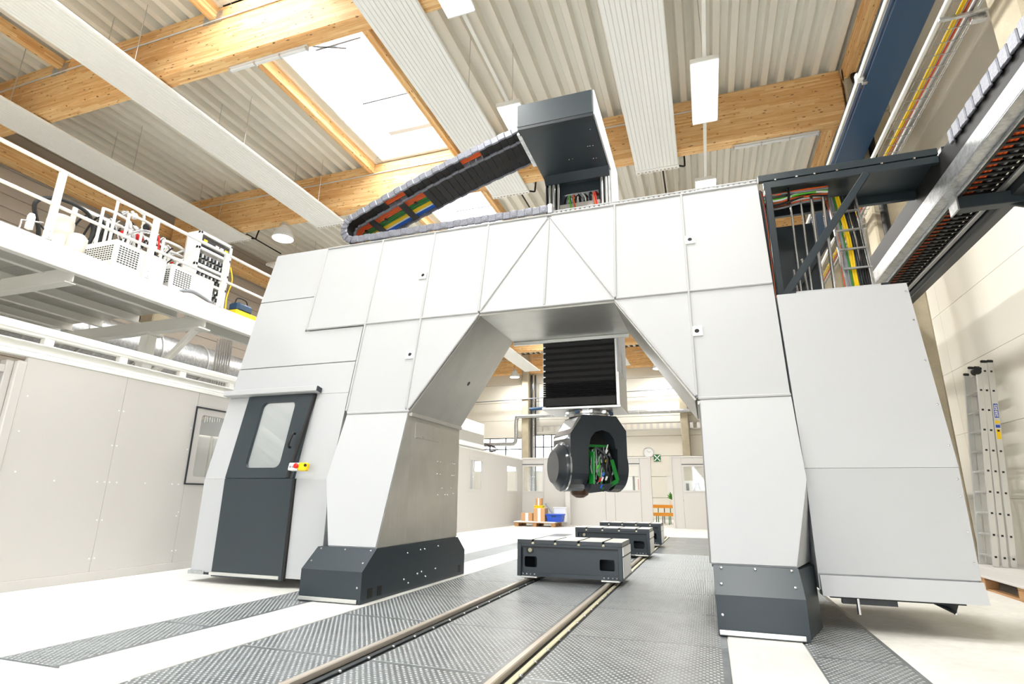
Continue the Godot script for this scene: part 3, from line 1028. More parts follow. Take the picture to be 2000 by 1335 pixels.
	for x in [-4.52, -4.48]:
		part(eb, "push_button", B.new().lathe([[0.014, 0.0], [0.014, 0.008], [0.0, 0.009]], on_face(x, 1.295, 0.064), nn, 12), M.grey_cable)
	part(eb, "key_switch", B.new().lathe([[0.016, 0.0], [0.016, 0.014], [0.0, 0.015]], on_face(-4.315, 1.31, 0.066), nn, 12), M.black)
	# desk, screen, and an unseen ceiling lamp added to brighten the inside
	part(c, "desk", B.new().span(Vector3(-5.7, 0.95, -6.95), Vector3(-4.3, 1.0, -6.4), 0.01), M.office)
	part(c, "monitor", B.new().bar(Vector3(-5.1, 1.25, -6.75), Vector3(-4.6, 1.25, -6.75), 0.03, 0.32, Vector3.UP, 0.01), M.anthracite_dark)
	part(c, "added_cabin_light", B.new().span(Vector3(-5.5, 2.62, -6.7), Vector3(-4.5, 2.655, -6.3), 0.005), M.lamp)
	lamp_light(c, Vector3(-5.0, 2.60, -6.5), Vector2(1.0, 0.4), 0.75)

# an area light just under a lamp's glowing face, shining down
func lamp_light(parent: Node3D, at: Vector3, size: Vector2, energy: float) -> void:
	var l := AreaLight3D.new()
	l.name = numbered(parent, "light")
	l.area_size = size
	l.light_energy = energy
	l.light_color = Color(0.985, 0.985, 0.975)
	l.shadow_enabled = true
	l.area_range = 60.0
	l.area_attenuation = 2.0
	l.rotation = Vector3(-PI / 2, 0, 0)
	parent.add_child(l)
	l.position = at - origin_of(parent)

func build_cabinet() -> void:
	var c := thing("machine_cabinet", Vector3(1.35, 0.26, -6.2), "tall white machine cabinet bent at mid height, beside the portal leg and ladder wall", "cabinet")
	var zl := -5.484
	var x0 := 0.805
	var x1 := 1.91
	var yb := 1.27
	var yt := 2.99
	var z_at := func(y: float) -> float: return zl - 0.2 * maxf(0.0, y - yb)
	var core := B.new()
	core.hexa([Vector3(x0, 0.3, zl - 0.02), Vector3(x1, 0.3, zl - 0.02), Vector3(x1, yb, zl - 0.02), Vector3(x0, yb, zl - 0.02), Vector3(x0, 0.3, -7.0), Vector3(x1, 0.3, -7.0), Vector3(x1, yb, -7.0), Vector3(x0, yb, -7.0)])
	core.hexa([Vector3(x0, yb, zl - 0.02), Vector3(x1, yb, zl - 0.02), Vector3(x1, yt, z_at.call(yt) - 0.02), Vector3(x0, yt, z_at.call(yt) - 0.02), Vector3(x0, yb, -7.0), Vector3(x1, yb, -7.0), Vector3(x1, yt, -7.0), Vector3(x0, yt, -7.0)])
	part(c, "body", core, M.white)
	var k := Vector3(0, 1, -0.2).normalized()
	part(c, "front_sheet", B.new().prism(rect(0.803, 0.002, 1.92, (yt - yb) / k.y), Vector3(0, yb, zl), Vector3.RIGHT, k, -0.02, 0.004), M.white)
	part(c, "front_sheet", B.new().span(Vector3(0.803, 0.425, zl - 0.02), Vector3(1.92, yb, zl + 0.004), 0.002), M.white)
	var sk := B.new()
	sk.hexa([Vector3(0.815, 0.26, zl + 0.05), Vector3(1.93, 0.26, zl + 0.05), Vector3(1.93, 0.415, zl + 0.012), Vector3(0.815, 0.415, zl + 0.012), Vector3(0.815, 0.26, zl - 0.1), Vector3(1.93, 0.26, zl - 0.1), Vector3(1.93, 0.415, zl - 0.1), Vector3(0.815, 0.415, zl - 0.1)])
	part(c, "skirt", sk, M.white)
	for y in [0.55, 0.78, 1.05, 1.18, 1.45, 1.8, 2.2, 2.6, 2.9]:
		part(c, "screw", B.new().lathe([[0.01, 0.0], [0.008, 0.005], [0.0, 0.006]], Vector3(1.895, y, z_at.call(y) + 0.004), Vector3.BACK, 8), M.chrome)
	part(c, "top_rail", B.new().bar(Vector3(0.98, yt + 0.01, z_at.call(yt) - 0.04), Vector3(1.72, yt + 0.01, z_at.call(yt) - 0.04), 0.04, 0.03), M.white)
	for x in [0.95, 1.76]:
		part(c, "rail_socket", B.new().box(Vector3(x, yt + 0.012, z_at.call(yt) - 0.04), Vector3(0.07, 0.035, 0.05)), M.anthracite_dark)
	part(c, "underframe", B.new().span(Vector3(0.9, 0.22, -6.9), Vector3(1.85, 0.30, -5.65)), M.black)
	part(c, "underframe", B.new().bar(Vector3(1.0, 0.19, -5.75), Vector3(1.4, 0.19, -5.75), 0.06, 0.04), M.anthracite_dark)
	for q in [[1.08, -5.55, 0.12], [1.83, -5.85, 0.12]]:
		part(c, "levelling_foot", B.new().cyl(Vector3(q[0], q[2] + 0.12, q[1]), Vector3(q[0], q[2], q[1]), 0.014, 8), M.chrome)
	part(c, "guard_plate", B.new().hexa([Vector3(1.55, 0.26, -5.7), Vector3(1.83, 0.26, -5.7), Vector3(1.83, 0.12, -5.85), Vector3(1.78, 0.16, -5.75), Vector3(1.55, 0.26, -5.73), Vector3(1.83, 0.26, -5.73), Vector3(1.83, 0.12, -5.88), Vector3(1.78, 0.16, -5.78)]), M.anthracite_dark)

func build_ram() -> void:
	var r := thing("vertical_ram", Vector3(-1.5, 2.15, -7.5), "vertical machine ram with black bellows below and dark hooded tower above the portal", "machine")
	var x0 := -2.02
	var x1 := -0.985
	# tower above the crossbeam
	part(r, "tower_side", B.new().span(Vector3(x1 - 0.02, 2.6, -7.86), Vector3(x1 + 0.005, 5.95, -7.14), 0.004), M.white)
	part(r, "tower_side", B.new().span(Vector3(x0 + 0.06, 4.2, -7.86), Vector3(x0 + 0.08, 5.95, -7.14), 0.004), M.anthracite_dark)
	part(r, "tower_back", B.new().span(Vector3(x0 + 0.08, 2.6, -7.86), Vector3(x1 - 0.02, 5.95, -7.8)), M.anthracite)
	part(r, "tower_plate", B.new().ring(rounded(-1.93, 4.3, -1.0, 5.6, 0.01, 3), rounded(-1.74, 5.10, -1.2, 5.42, 0.01, 3), Vector3(0, 0, -7.32), Vector3.RIGHT, Vector3.UP, -0.02, 0.0), M.anthracite)
	for x in [-1.9, -1.84, -1.77, -1.12, -1.06, -1.02]:
		part(r, "guide_rod", B.new().cyl(Vector3(x, 4.3, -7.16), Vector3(x, 5.55, -7.16), 0.022 if int(absf(x) * 100) % 2 == 0 else 0.016, 10), M.alu)
	part(r, "cable_tray", B.new().span(Vector3(-1.78, 5.10, -7.3), Vector3(-1.16, 5.18, -7.2), 0.005), M.office)
	var rng := RandomNumberGenerator.new()
	rng.seed = 7
	var mats := [M.black, M.grey_cable, M.plastic_white, M.black, M.grey_cable, M.black, M.plastic_white]
	for i in 14:
		var x := -1.70 + i * 0.034
		var a := Vector3(x, 5.1, -7.26 + rng.randf_range(-0.02, 0.02))
		part(r, "cable", B.new().tube(curve([a, a + Vector3(rng.randf_range(-0.02, 0.02), 0.14, 0.03), a + Vector3(rng.randf_range(-0.05, 0.05), 0.26, -0.03), a + Vector3(0, 0.3, -0.3)], 5), 0.011, 6), mats[i % 7])
	for q in [[-1.26, M.orange], [-1.235, M.red], [-1.62, M.lime], [-1.56, M.orange]]:
		var a := Vector3(q[0], 5.12, -7.2)
		part(r, "cable", B.new().tube(curve([a + Vector3(0.06, -0.25, 0.05), a + Vector3(0.03, 0.0, 0.03), a + Vector3(0.0, 0.2, -0.02), a + Vector3(0.02, 0.3, -0.3)], 5), 0.012, 6), q[1])
	# hood leaning out over the portal
	var hood := B.new()
	hood.span(Vector3(-1.99, 5.62, -7.2), Vector3(-1.0, 5.96, -5.86), 0.006)
	var hd := part(r, "hood", hood, M.anthracite)
	part(hd, "front_lip", B.new().span(Vector3(-1.985, 5.575, -5.99), Vector3(-1.005, 5.625, -5.865), 0.006), M.anthracite_dark)
	part(hd, "underside_plate", B.new().span(Vector3(-1.97, 5.595, -7.05), Vector3(-1.02, 5.622, -6.0), 0.004), M.anthracite)
	part(hd, "rear_lip", B.new().hexa([Vector3(-1.96, 5.60, -7.02), Vector3(-1.0, 5.60, -7.02), Vector3(-1.0, 5.50, -7.13), Vector3(-1.96, 5.50, -7.13), Vector3(-1.96, 5.62, -7.2), Vector3(-1.0, 5.62, -7.2), Vector3(-1.0, 5.50, -7.2), Vector3(-1.96, 5.50, -7.2)]), M.anthracite)
	part(hd, "side_sheet", B.new().span(Vector3(-1.0, 5.60, -7.86), Vector3(-0.978, 5.965, -5.88), 0.004), M.white)
	for q in [[-1.09, -6.15], [-1.12, -6.5], [-1.16, -6.5], [-1.19, -6.5], [-1.45, -6.72], [-1.5, -6.72], [-1.13, -6.8], [-1.17, -6.8]]:
		part(hd, "screw", B.new().lathe([[0.008, 0.0], [0.0, 0.006]], Vector3(q[0], 5.594, q[1]), Vector3.DOWN, 6), M.chrome)
	# ram housing in the passage
	part(r, "housing_side", B.new().span(Vector3(x1 - 0.05, 2.16, -7.86), Vector3(x1, 4.2, -7.16), 0.006), M.alu)
	part(r, "housing_back", B.new().span(Vector3(x0, 2.16, -7.86), Vector3(x1 - 0.05, 4.2, -7.8)), M.alu)
	part(r, "housing_side", B.new().span(Vector3(x0, 2.16, -7.8), Vector3(x0 + 0.04, 4.2, -7.16), 0.006), M.alu)
	part(r, "bottom_plate", B.new().span(Vector3(x0 - 0.01, 2.13, -7.87), Vector3(x1 + 0.01, 2.165, -7.14), 0.006), M.alu)
	# bellows
	var bl := B.new()
	var y := 3.25
	var i := 0
	while y > 2.3:
		var h := 0.084 if y > 2.5 else 0.03
		bl.hexa([Vector3(x0 + 0.01, y, -7.165), Vector3(x1 - 0.055, y, -7.165), Vector3(x1 - 0.055, y - h / 2, -7.14), Vector3(x0 + 0.01, y - h / 2, -7.14), Vector3(x0 + 0.01, y, -7.2), Vector3(x1 - 0.055, y, -7.2), Vector3(x1 - 0.055, y - h / 2, -7.2), Vector3(x0 + 0.01, y - h / 2, -7.2)])
		bl.hexa([Vector3(x0 + 0.01, y - h / 2, -7.14), Vector3(x1 - 0.055, y - h / 2, -7.14), Vector3(x1 - 0.055, y - h, -7.165), Vector3(x0 + 0.01, y - h, -7.165), Vector3(x0 + 0.01, y - h / 2, -7.2), Vector3(x1 - 0.055, y - h / 2, -7.2), Vector3(x1 - 0.055, y - h, -7.2), Vector3(x0 + 0.01, y - h, -7.2)])
		y -= h
		i += 1
	part(r, "bellows", bl, M.rubber)
	part(r, "bellows_end", B.new().span(Vector3(x0 + 0.005, 2.175, -7.2), Vector3(x1 - 0.05, y + 0.005, -7.145), 0.005), M.rubber)
	part(r, "side_latch", B.new().span(Vector3(x1, 2.55, -7.45), Vector3(x1 + 0.008, 2.9, -7.36), 0.003), M.zinc)

func build_head() -> void:
	var hc := Vector3(-1.47, 1.04, -7.5)
	var t := thing("milling_head", hc, "glossy dark grey fork milling head with exposed cables, hanging under the ram", "machine head")
	var th := deg_to_rad(36.0)
	var base := Transform3D(Basis(Vector3.UP, th), Vector3(hc.x, 0, hc.z))
	# flange between ram and head
	var fl := B.new()
	fl.lathe([[0.0, 2.05], [0.27, 2.05], [0.27, 2.075], [0.30, 2.08], [0.30, 2.11], [0.25, 2.115], [0.25, 2.13], [0.0, 2.13]], Vector3(hc.x, 0, hc.z), Vector3.UP, 32)
	part(t, "mounting_flange", fl, M.chrome)
	for k in 10:
		var a := TAU * k / 10.0
		part(t, "clamp_block", B.new().box(Vector3(hc.x + cos(a) * 0.31, 2.10, hc.z + sin(a) * 0.31), Vector3(0.05, 0.05, 0.05), 0.006), M.alu if k % 3 else M.blue)
	# yoke: seen from its front (u across, y up)
	var top := PackedVector2Array([Vector2(-0.40, 1.62), Vector2(-0.40, 1.80), Vector2(-0.22, 2.05), Vector2(0.26, 2.05), Vector2(0.40, 1.86), Vector2(0.40, 1.62), Vector2(0.235, 1.62), Vector2(0.215, 1.75), Vector2(0.15, 1.83), Vector2(0.05, 1.86), Vector2(-0.05, 1.83), Vector2(-0.12, 1.75), Vector2(-0.145, 1.62)])
	var yk := B.new()
	yk.xf = base
	yk.prism(top, Vector3.ZERO, Vector3.RIGHT, Vector3.UP, -0.30, 0.30)
	# the cheeks end in half rounds
	var arm := PackedVector2Array()
	for k in 13:
		var a := PI + PI * k / 12.0
		arm.append(Vector2(cos(a) * 0.30, 1.38 + sin(a) * 0.30))
	arm.append(Vector2(0.30, 1.62))
	arm.append(Vector2(-0.30, 1.62))
	yk.prism(arm, Vector3(0.26, 0, 0), Vector3.FORWARD, Vector3.UP, 0.0, 0.14)
	yk.prism(arm, Vector3(-0.40, 0, 0), Vector3.FORWARD, Vector3.UP, 0.0, 0.25)
	part(t, "yoke", yk, M.glossy)
	# polished corner cover at the top
	var cc := B.new()
	cc.xf = base
	cc.hexa([Vector3(-0.43, 1.74, -0.25), Vector3(-0.43, 1.74, 0.22), Vector3(-0.25, 2.03, 0.22), Vector3(-0.25, 2.03, -0.25), Vector3(-0.38, 1.74, -0.25), Vector3(-0.38, 1.74, 0.22), Vector3(-0.2, 2.0, 0.22), Vector3(-0.2, 2.0, -0.25)])
	part(t, "corner_cover", cc, M.chrome)
	# round cover of the swivel axis
	var dc := B.new()
	dc.xf = base
	dc.lathe([[0.305, 0.0], [0.31, 0.03], [0.295, 0.055], [0.21, 0.13], [0.0, 0.13]], Vector3(-0.40, 1.39, 0.0), Vector3.LEFT, 40, true)
	var cap := part(t, "swivel_cover", dc, M.glossy)
	var rim := B.new()
	rim.xf = base
	rim.lathe([[0.29, -0.01], [0.322, -0.01], [0.322, 0.012], [0.29, 0.012]], Vector3(-0.40, 1.39, 0.0), Vector3.LEFT, 40)
	part(cap, "cover_rim", rim, M.chrome)
	var dr := B.new()
	dr.xf = base
	dr.lathe([[0.29, 0.0], [0.29, 0.02], [0.25, 0.04], [0.0, 0.04]], Vector3(0.40, 1.39, 0.0), Vector3.RIGHT, 36)
	part(t, "swivel_cover", dr, M.glossy)
	# spindle nose between the cheeks
	var sp := B.new()
	sp.xf = base
	sp.lathe([[0.0, 1.0], [0.05, 1.005], [0.11, 1.04], [0.135, 1.10], [0.14, 1.2], [0.13, 1.3], [0.0, 1.3]], Vector3(-0.12, 0, -0.08), Vector3.UP, 28)
	part(t, "spindle_nose", sp, M.brown)
	# green carrier plates in the open cheek
	var gp := B.new()
	gp.xf = base
	gp.hexa([Vector3(-0.12, 1.14, 0.22), Vector3(-0.10, 1.14, 0.30), Vector3(-0.085, 1.58, 0.30), Vector3(-0.11, 1.58, 0.22), Vector3(-0.10, 1.14, 0.22), Vector3(-0.08, 1.14, 0.31), Vector3(-0.07, 1.58, 0.31), Vector3(-0.09, 1.58, 0.22)])
	part(t, "carrier_plate", gp, M.board_green)
	var gq := B.new()
	gq.xf = base
	gq.bar(Vector3(0.245, 1.22, 0.30), Vector3(0.17, 1.48, 0.30), 0.05, 0.02, Vector3.BACK)
	gq.bar(Vector3(0.245, 1.22, 0.30), Vector3(0.02, 1.10, 0.31), 0.05, 0.02, Vector3.BACK)
	part(t, "carrier_plate", gq, M.board_green)
	var gt := B.new()
	gt.xf = base
	gt.bar(Vector3(-0.10, 1.66, 0.2), Vector3(0.16, 1.66, 0.2), 0.03, 0.03)
	part(t, "carrier_plate", gt, M.board_green)
	var back := B.new()
	back.xf = base
	back.span(Vector3(-0.16, 1.1, -0.02), Vector3(0.27, 1.88, 0.03))
	part(t, "inner_wall", back, M.black)
	var bot := B.new()
	bot.xf = base
	bot.hexa([Vector3(-0.16, 1.10, 0.2), Vector3(0.16, 1.10, 0.2), Vector3(0.17, 1.2, 0.05), Vector3(-0.16, 1.2, 0.05), Vector3(-0.16, 1.06, 0.3), Vector3(0.08, 1.09, 0.33), Vector3(0.17, 1.18, 0.33), Vector3(-0.13, 1.17, 0.32)])
	part(t, "connector_block", bot, M.anthracite_dark)
	var rng := RandomNumberGenerator.new()
	rng.seed = 19
	for i in 64:
		var m: Material = [M.rubber, M.anthracite_dark, M.rubber, M.black, M.grey_cable, M.plastic_white, M.green, M.rubber, M.grey_cable][i % 9]
		var x := rng.randf_range(-0.08, 0.2)
		var z := rng.randf_range(0.14, 0.29)
		var a := Vector3(x, rng.randf_range(1.15, 1.3), z)
		var c := Vector3(rng.randf_range(-0.1, 0.2), rng.randf_range(1.42, 1.68), rng.randf_range(0.12, 0.27))
		var mid := (a + c) / 2 + Vector3(rng.randf_range(-0.07, 0.07), rng.randf_range(-0.05, 0.08), rng.randf_range(0.0, 0.07))
		var cb := B.new()
		cb.xf = base
		cb.tube(curve([a, a.lerp(mid, 0.5) + Vector3(rng.randf_range(-0.03, 0.03), 0, 0.02), mid, c], 5), rng.randf_range(0.007, 0.017), 6)
		part(t, "cable", cb, m)
	for q in [[0.02, 1.27, 0.33, M.cable_blue], [-0.02, 1.12, 0.34, M.cable_blue], [0.08, 1.45, 0.3, M.yellow], [-0.05, 1.36, 0.31, M.lime], [0.06, 1.22, 0.33, M.plastic_white], [0.0, 1.21, 0.335, M.plastic_white], [-0.03, 1.2, 0.33, M.red], [0.1, 1.56, 0.28, M.plastic_white]]:
		var pb := B.new()
		pb.xf = base
		pb.bar(Vector3(q[0], q[1], q[2]), Vector3(q[0] + 0.03, q[1] + 0.05, q[2] - 0.01), 0.02, 0.02, Vector3.BACK, 0.004)
		part(t, "plug", pb, q[3])

# ---------------------------------------------------------------- energy chain over the portal
func build_chain() -> void:
	var t := thing("energy_chain", Vector3(-4.4, 4.47, -6.4), "grey energy chain looping over the portal with orange and green cables", "cable chain")
	# centre line: along the crossbeam, round the loop, up to the hood
	var path := []
	var r := 0.19
	var cx := -4.53
	var y0 := 4.525
	var x := -1.66
	while x > cx + 0.05:
		path.append(Vector2(x, y0))
		x -= 0.1
	for k in 13:
		var a := deg_to_rad(-90.0 - 160.0 * k / 12.0)
		path.append(Vector2(cx + cos(a) * r, y0 + r + sin(a) * r))
	var last: Vector2 = path[-1]
	var goal := Vector2(-2.06, 5.80)
	var n := int(last.distance_to(goal) / 0.1)
	for k in range(1, n + 1):
		var f := float(k) / n
		path.append(last.lerp(goal, f) + Vector2(0, sin(f * PI) * 0.05))
	# side links
	var walls := [[-6.13, 1.0], [-6.33, 0.0], [-6.87, 1.0]]
	for w in walls:
		for i in path.size() - 1:
			var lower := i < 29
			if lower and w[1] < 0.5: continue
			var a: Vector2 = path[i]
			var b: Vector2 = path[i + 1]
			var lb := B.new()
			var e := (b - a) * 0.06
			var out := 0.012 if i % 2 == 0 else 0.0
			lb.bar(Vector3(a.x - e.x, a.y - e.y, w[0] + out), Vector3(b.x + e.x, b.y + e.y, w[0] + out), 0.045 if w[1] < 0.5 else 0.035, 0.125 if w[1] < 0.5 else 0.108, Vector3(-(b - a).y, (b - a).x, 0), 0.012)
			part(t, "side_link", lb, M.link)
			if lower and w[0] > -6.2 and i % 2 == 0:
				part(t, "link_pin", B.new().lathe([[0.036, 0.0], [0.036, 0.004], [0.03, 0.006], [0.0, 0.006]], Vector3((a.x + b.x) / 2, a.y, w[0] + 0.027), Vector3.BACK, 14), M.link)
	# cross bars on the inner (lower) side of the rising run
	for i in range(29, path.size() - 1):
		var a: Vector2 = path[i]
		var b: Vector2 = path[i + 1]
		var d := (b - a).normalized()
		var nrm := Vector2(d.y, -d.x)     # towards the inside of the loop
		var m := (a + b) / 2 + nrm * 0.03
		var nar := B.new()
		nar.bar(Vector3(m.x - d.x * 0.0497, m.y - d.y * 0.0497, -6.23), Vector3(m.x + d.x * 0.0497, m.y + d.y * 0.0497, -6.23), 0.17, 0.012, Vector3(nrm.x, nrm.y, 0), 0.003)
		if not i in [46, 47, 48, 58, 59, 60]: part(t, "cross_bar", nar, M.rubber)
		var open := i < 51 and not i in [42, 47]
		if not open:
			var wide := B.new()
			wide.bar(Vector3(m.x - d.x * 0.0497, m.y - d.y * 0.0497, -6.6), Vector3(m.x + d.x * 0.0497, m.y + d.y * 0.0497, -6.6), 0.50, 0.012, Vector3(nrm.x, nrm.y, 0), 0.003)
			part(t, "cross_bar", wide, M.rubber)
	# outer plates close the chain towards the roof
	for i in range(30, path.size() - 1):
		var a: Vector2 = path[i]
		var b: Vector2 = path[i + 1]
		var d := (b - a).normalized()
		var m := (a + b) / 2 - Vector2(d.y, -d.x) * 0.035
		part(t, "outer_bar", B.new().bar(Vector3(m.x - d.x * 0.046, m.y - d.y * 0.046, -6.5), Vector3(m.x + d.x * 0.046, m.y + d.y * 0.046, -6.5), 0.70, 0.01, Vector3(d.y, -d.x, 0)), M.black)
	# cables inside
	var lines := [[-6.40, M.orange], [-6.435, M.orange], [-6.47, M.orange], [-6.505, M.orange], [-6.55, M.green], [-6.59, M.green], [-6.63, M.green], [-6.67, M.yellow], [-6.705, M.yellow], [-6.745, M.plastic_white], [-6.78, M.cable_blue], [-6.82, M.cable_blue], [-6.19, M.orange], [-6.225, M.orange], [-6.26, M.orange]]
	for l in lines:
		var pts := []
		for i in range(28, path.size()):
			var p: Vector2 = path[i]
			pts.append(Vector3(p.x, p.y, l[0]))
		part(t, "cable", B.new().tube(pts, 0.0155, 6), l[1])
	for i in [37, 40, 44, 49]:
		var p: Vector2 = path[i]
		var d: Vector2 = (path[i + 1] - p).normalized()
		part(t, "divider", B.new().bar(Vector3(p.x, p.y, -6.52), Vector3(p.x + d.x * 0.03, p.y + d.y * 0.03, -6.52), 0.05, 0.07, Vector3(-d.y, d.x, 0)), M.black)
	# ends
	part(t, "end_bracket", B.new().span(Vector3(-1.66, 4.47, -6.9), Vector3(-1.6, 4.6, -6.12), 0.006), M.zinc)
	part(t, "end_bracket", B.new().span(Vector3(-2.08, 5.70, -6.9), Vector3(-1.985, 5.86, -6.12), 0.006), M.zinc)
	# wedge tray lying on the crossbeam behind the lower run
	part(t, "slide_tray", B.new().span(Vector3(-4.9, 4.452, -6.95), Vector3(-1.62, 4.478, -6.16)), M.anthracite_dark)

# ---------------------------------------------------------------- cable bridge and trough on the crane side
func build_bridge() -> void:
	var t := thing("cable_bridge", Vector3(0.9, 3.0, -6.6), "dark steel cable bridge frame between the portal top and cable trough", "frame")
	var zf := -6.27
	var zr := -7.05
	part(t, "front_beam", B.new().span(Vector3(0.82, 4.535, zf - 0.06), Vector3(2.57, 4.615, zf), 0.005), M.anthracite)
	part(t, "front_chord", B.new().span(Vector3(0.87, 4.44, zf - 0.06), Vector3(2.57, 4.525, zf - 0.005), 0.005), M.anthracite)
	part(t, "rear_beam", B.new().span(Vector3(0.87, 4.42, zr), Vector3(2.57, 4.52, zr + 0.06), 0.005), M.anthracite)
	part(t, "end_beam", B.new().span(Vector3(2.602, 4.42, zr), Vector3(2.68, 4.62, zf), 0.005), M.anthracite)
	part(t, "end_beam", B.new().span(Vector3(2.72, 4.45, zf - 0.12), Vector3(2.8, 4.62, zf + 0.01), 0.005), M.anthracite)
	part(t, "roof_plate", B.new().span(Vector3(0.9, 4.52, zr), Vector3(2.57, 4.534, zf - 0.05)), M.anthracite)
	part(t, "post", B.new().span(Vector3(0.875, 3.0, zf - 0.06), Vector3(0.945, 4.45, zf - 0.005), 0.005), M.anthracite)
	part(t, "post", B.new().span(Vector3(0.875, 3.0, zr), Vector3(0.945, 4.45, zr + 0.06), 0.005), M.anthracite)
	part(t, "brace", B.new().bar(Vector3(0.94, 3.12, zf - 0.03), Vector3(1.90, 4.45, zf - 0.03), 0.055, 0.075, Vector3(0.8, -0.6, 0), 0.005), M.anthracite)
	part(t, "brace", B.new().bar(Vector3(0.94, 3.12, zr + 0.03), Vector3(1.90, 4.45, zr + 0.03), 0.055, 0.075, Vector3(0.8, -0.6, 0), 0.005), M.anthracite)
	part(t, "base_plate", B.new().span(Vector3(0.86, 2.995, zr), Vector3(1.86, 3.015, zf), 0.004), M.anthracite)
	part(t, "back_plate", B.new().span(Vector3(0.95, 3.015, zr - 0.02), Vector3(1.5, 4.3, zr)), M.anthracite)
	for x in [1.0, 1.22, 1.4, 1.62, 2.05, 2.35]:
		part(t, "bolt", B.new().lathe([[0.012, 0.0], [0.012, 0.01], [0.0, 0.012]], Vector3(x, 4.53, zf - 0.004), Vector3.BACK, 8), M.chrome)
	for q in [[1.20, 0.012], [1.31, 0.012], [1.42, 0.02], [1.54, 0.02]]:
		part(t, "conduit", B.new().cyl(Vector3(q[0] - 0.02, 3.0, -6.72), Vector3(q[0] - 0.03, 4.5, -6.55), q[1], 8), M.chrome)
	part(t, "conduit", B.new().cyl(Vector3(1.12, 3.0, -6.5), Vector3(1.10, 3.5, -6.5), 0.012, 8), M.chrome)
	part(t, "conduit", B.new().cyl(Vector3(1.22, 3.0, -6.5), Vector3(1.20, 3.62, -6.5), 0.012, 8), M.chrome)
	# cable ladder
	for x in [1.66, 1.93]:
		part(t, "ladder_rail", B.new().bar(Vector3(x, 3.0, -6.75), Vector3(x - 0.06, 4.45, -6.72), 0.02, 0.05, Vector3.BACK), M.zinc)
	for i in 6:
		var y := 3.05 + i * 0.235
		part(t, "ladder_rung", B.new().bar(Vector3(1.65 - i * 0.008, y, -6.70), Vector3(1.93 - i * 0.008, y, -6.70), 0.03, 0.02), M.zinc)
	var cm := [M.orange, M.grey_cable, M.grey_cable, M.green, M.yellow, M.yellow, M.anthracite_dark, M.anthracite_dark, M.black, M.rubber, M.black]
	for i in cm.size():
		var x := 1.67 + i * 0.024
		var bow := 0.03 * sin(i * 1.7)
		part(t, "cable", B.new().tube(curve([Vector3(x + bow, 3.0, -6.77), Vector3(x - 0.03, 3.4, -6.74), Vector3(x + bow * 0.5 - 0.03, 3.9, -6.77), Vector3(x - 0.08, 4.45, -6.75)], 5), 0.016, 6), cm[i])
	# cables lying under the plate
	var rng := RandomNumberGenerator.new()
	rng.seed = 5
	var hm := [M.orange, M.grey_cable, M.lime, M.plastic_white, M.orange, M.black, M.grey_cable, M.lime, M.orange, M.plastic_white]
	for i in 16:
		var y := 4.47 - 0.016 * (i % 6)
		var z := -6.45 - 0.03 * (i / 2)
		part(t, "cable", B.new().tube(curve([Vector3(0.80, y - 0.04, z), Vector3(1.05, y - rng.randf() * 0.06, z), Vector3(1.3, y - rng.randf() * 0.04, z + 0.02), Vector3(1.56, y, z - 0.05)], 5), 0.014, 6), hm[i % hm.size()])
	part(t, "cable_tie", B.new().span(Vector3(1.13, 4.36, -6.72), Vector3(1.15, 4.49, -6.40)), M.black)
	# cables hanging in the gap beside the portal
	for q in [[0.822, M.black, 0.0], [0.836, M.orange, 0.02], [0.83, M.black, 0.03], [0.845, M.grey_cable, -0.06], [0.85, M.black, 0.0]]:
		part(t, "cable", B.new().tube(curve([Vector3(q[0], 4.45, -6.36 + q[2]), Vector3(q[0] + 0.01, 4.1, -6.30 + q[2]), Vector3(q[0] + 0.005, 3.7, -6.24 + q[2]), Vector3(q[0], 3.05, -6.22 + q[2])], 5), 0.011, 6), q[1])

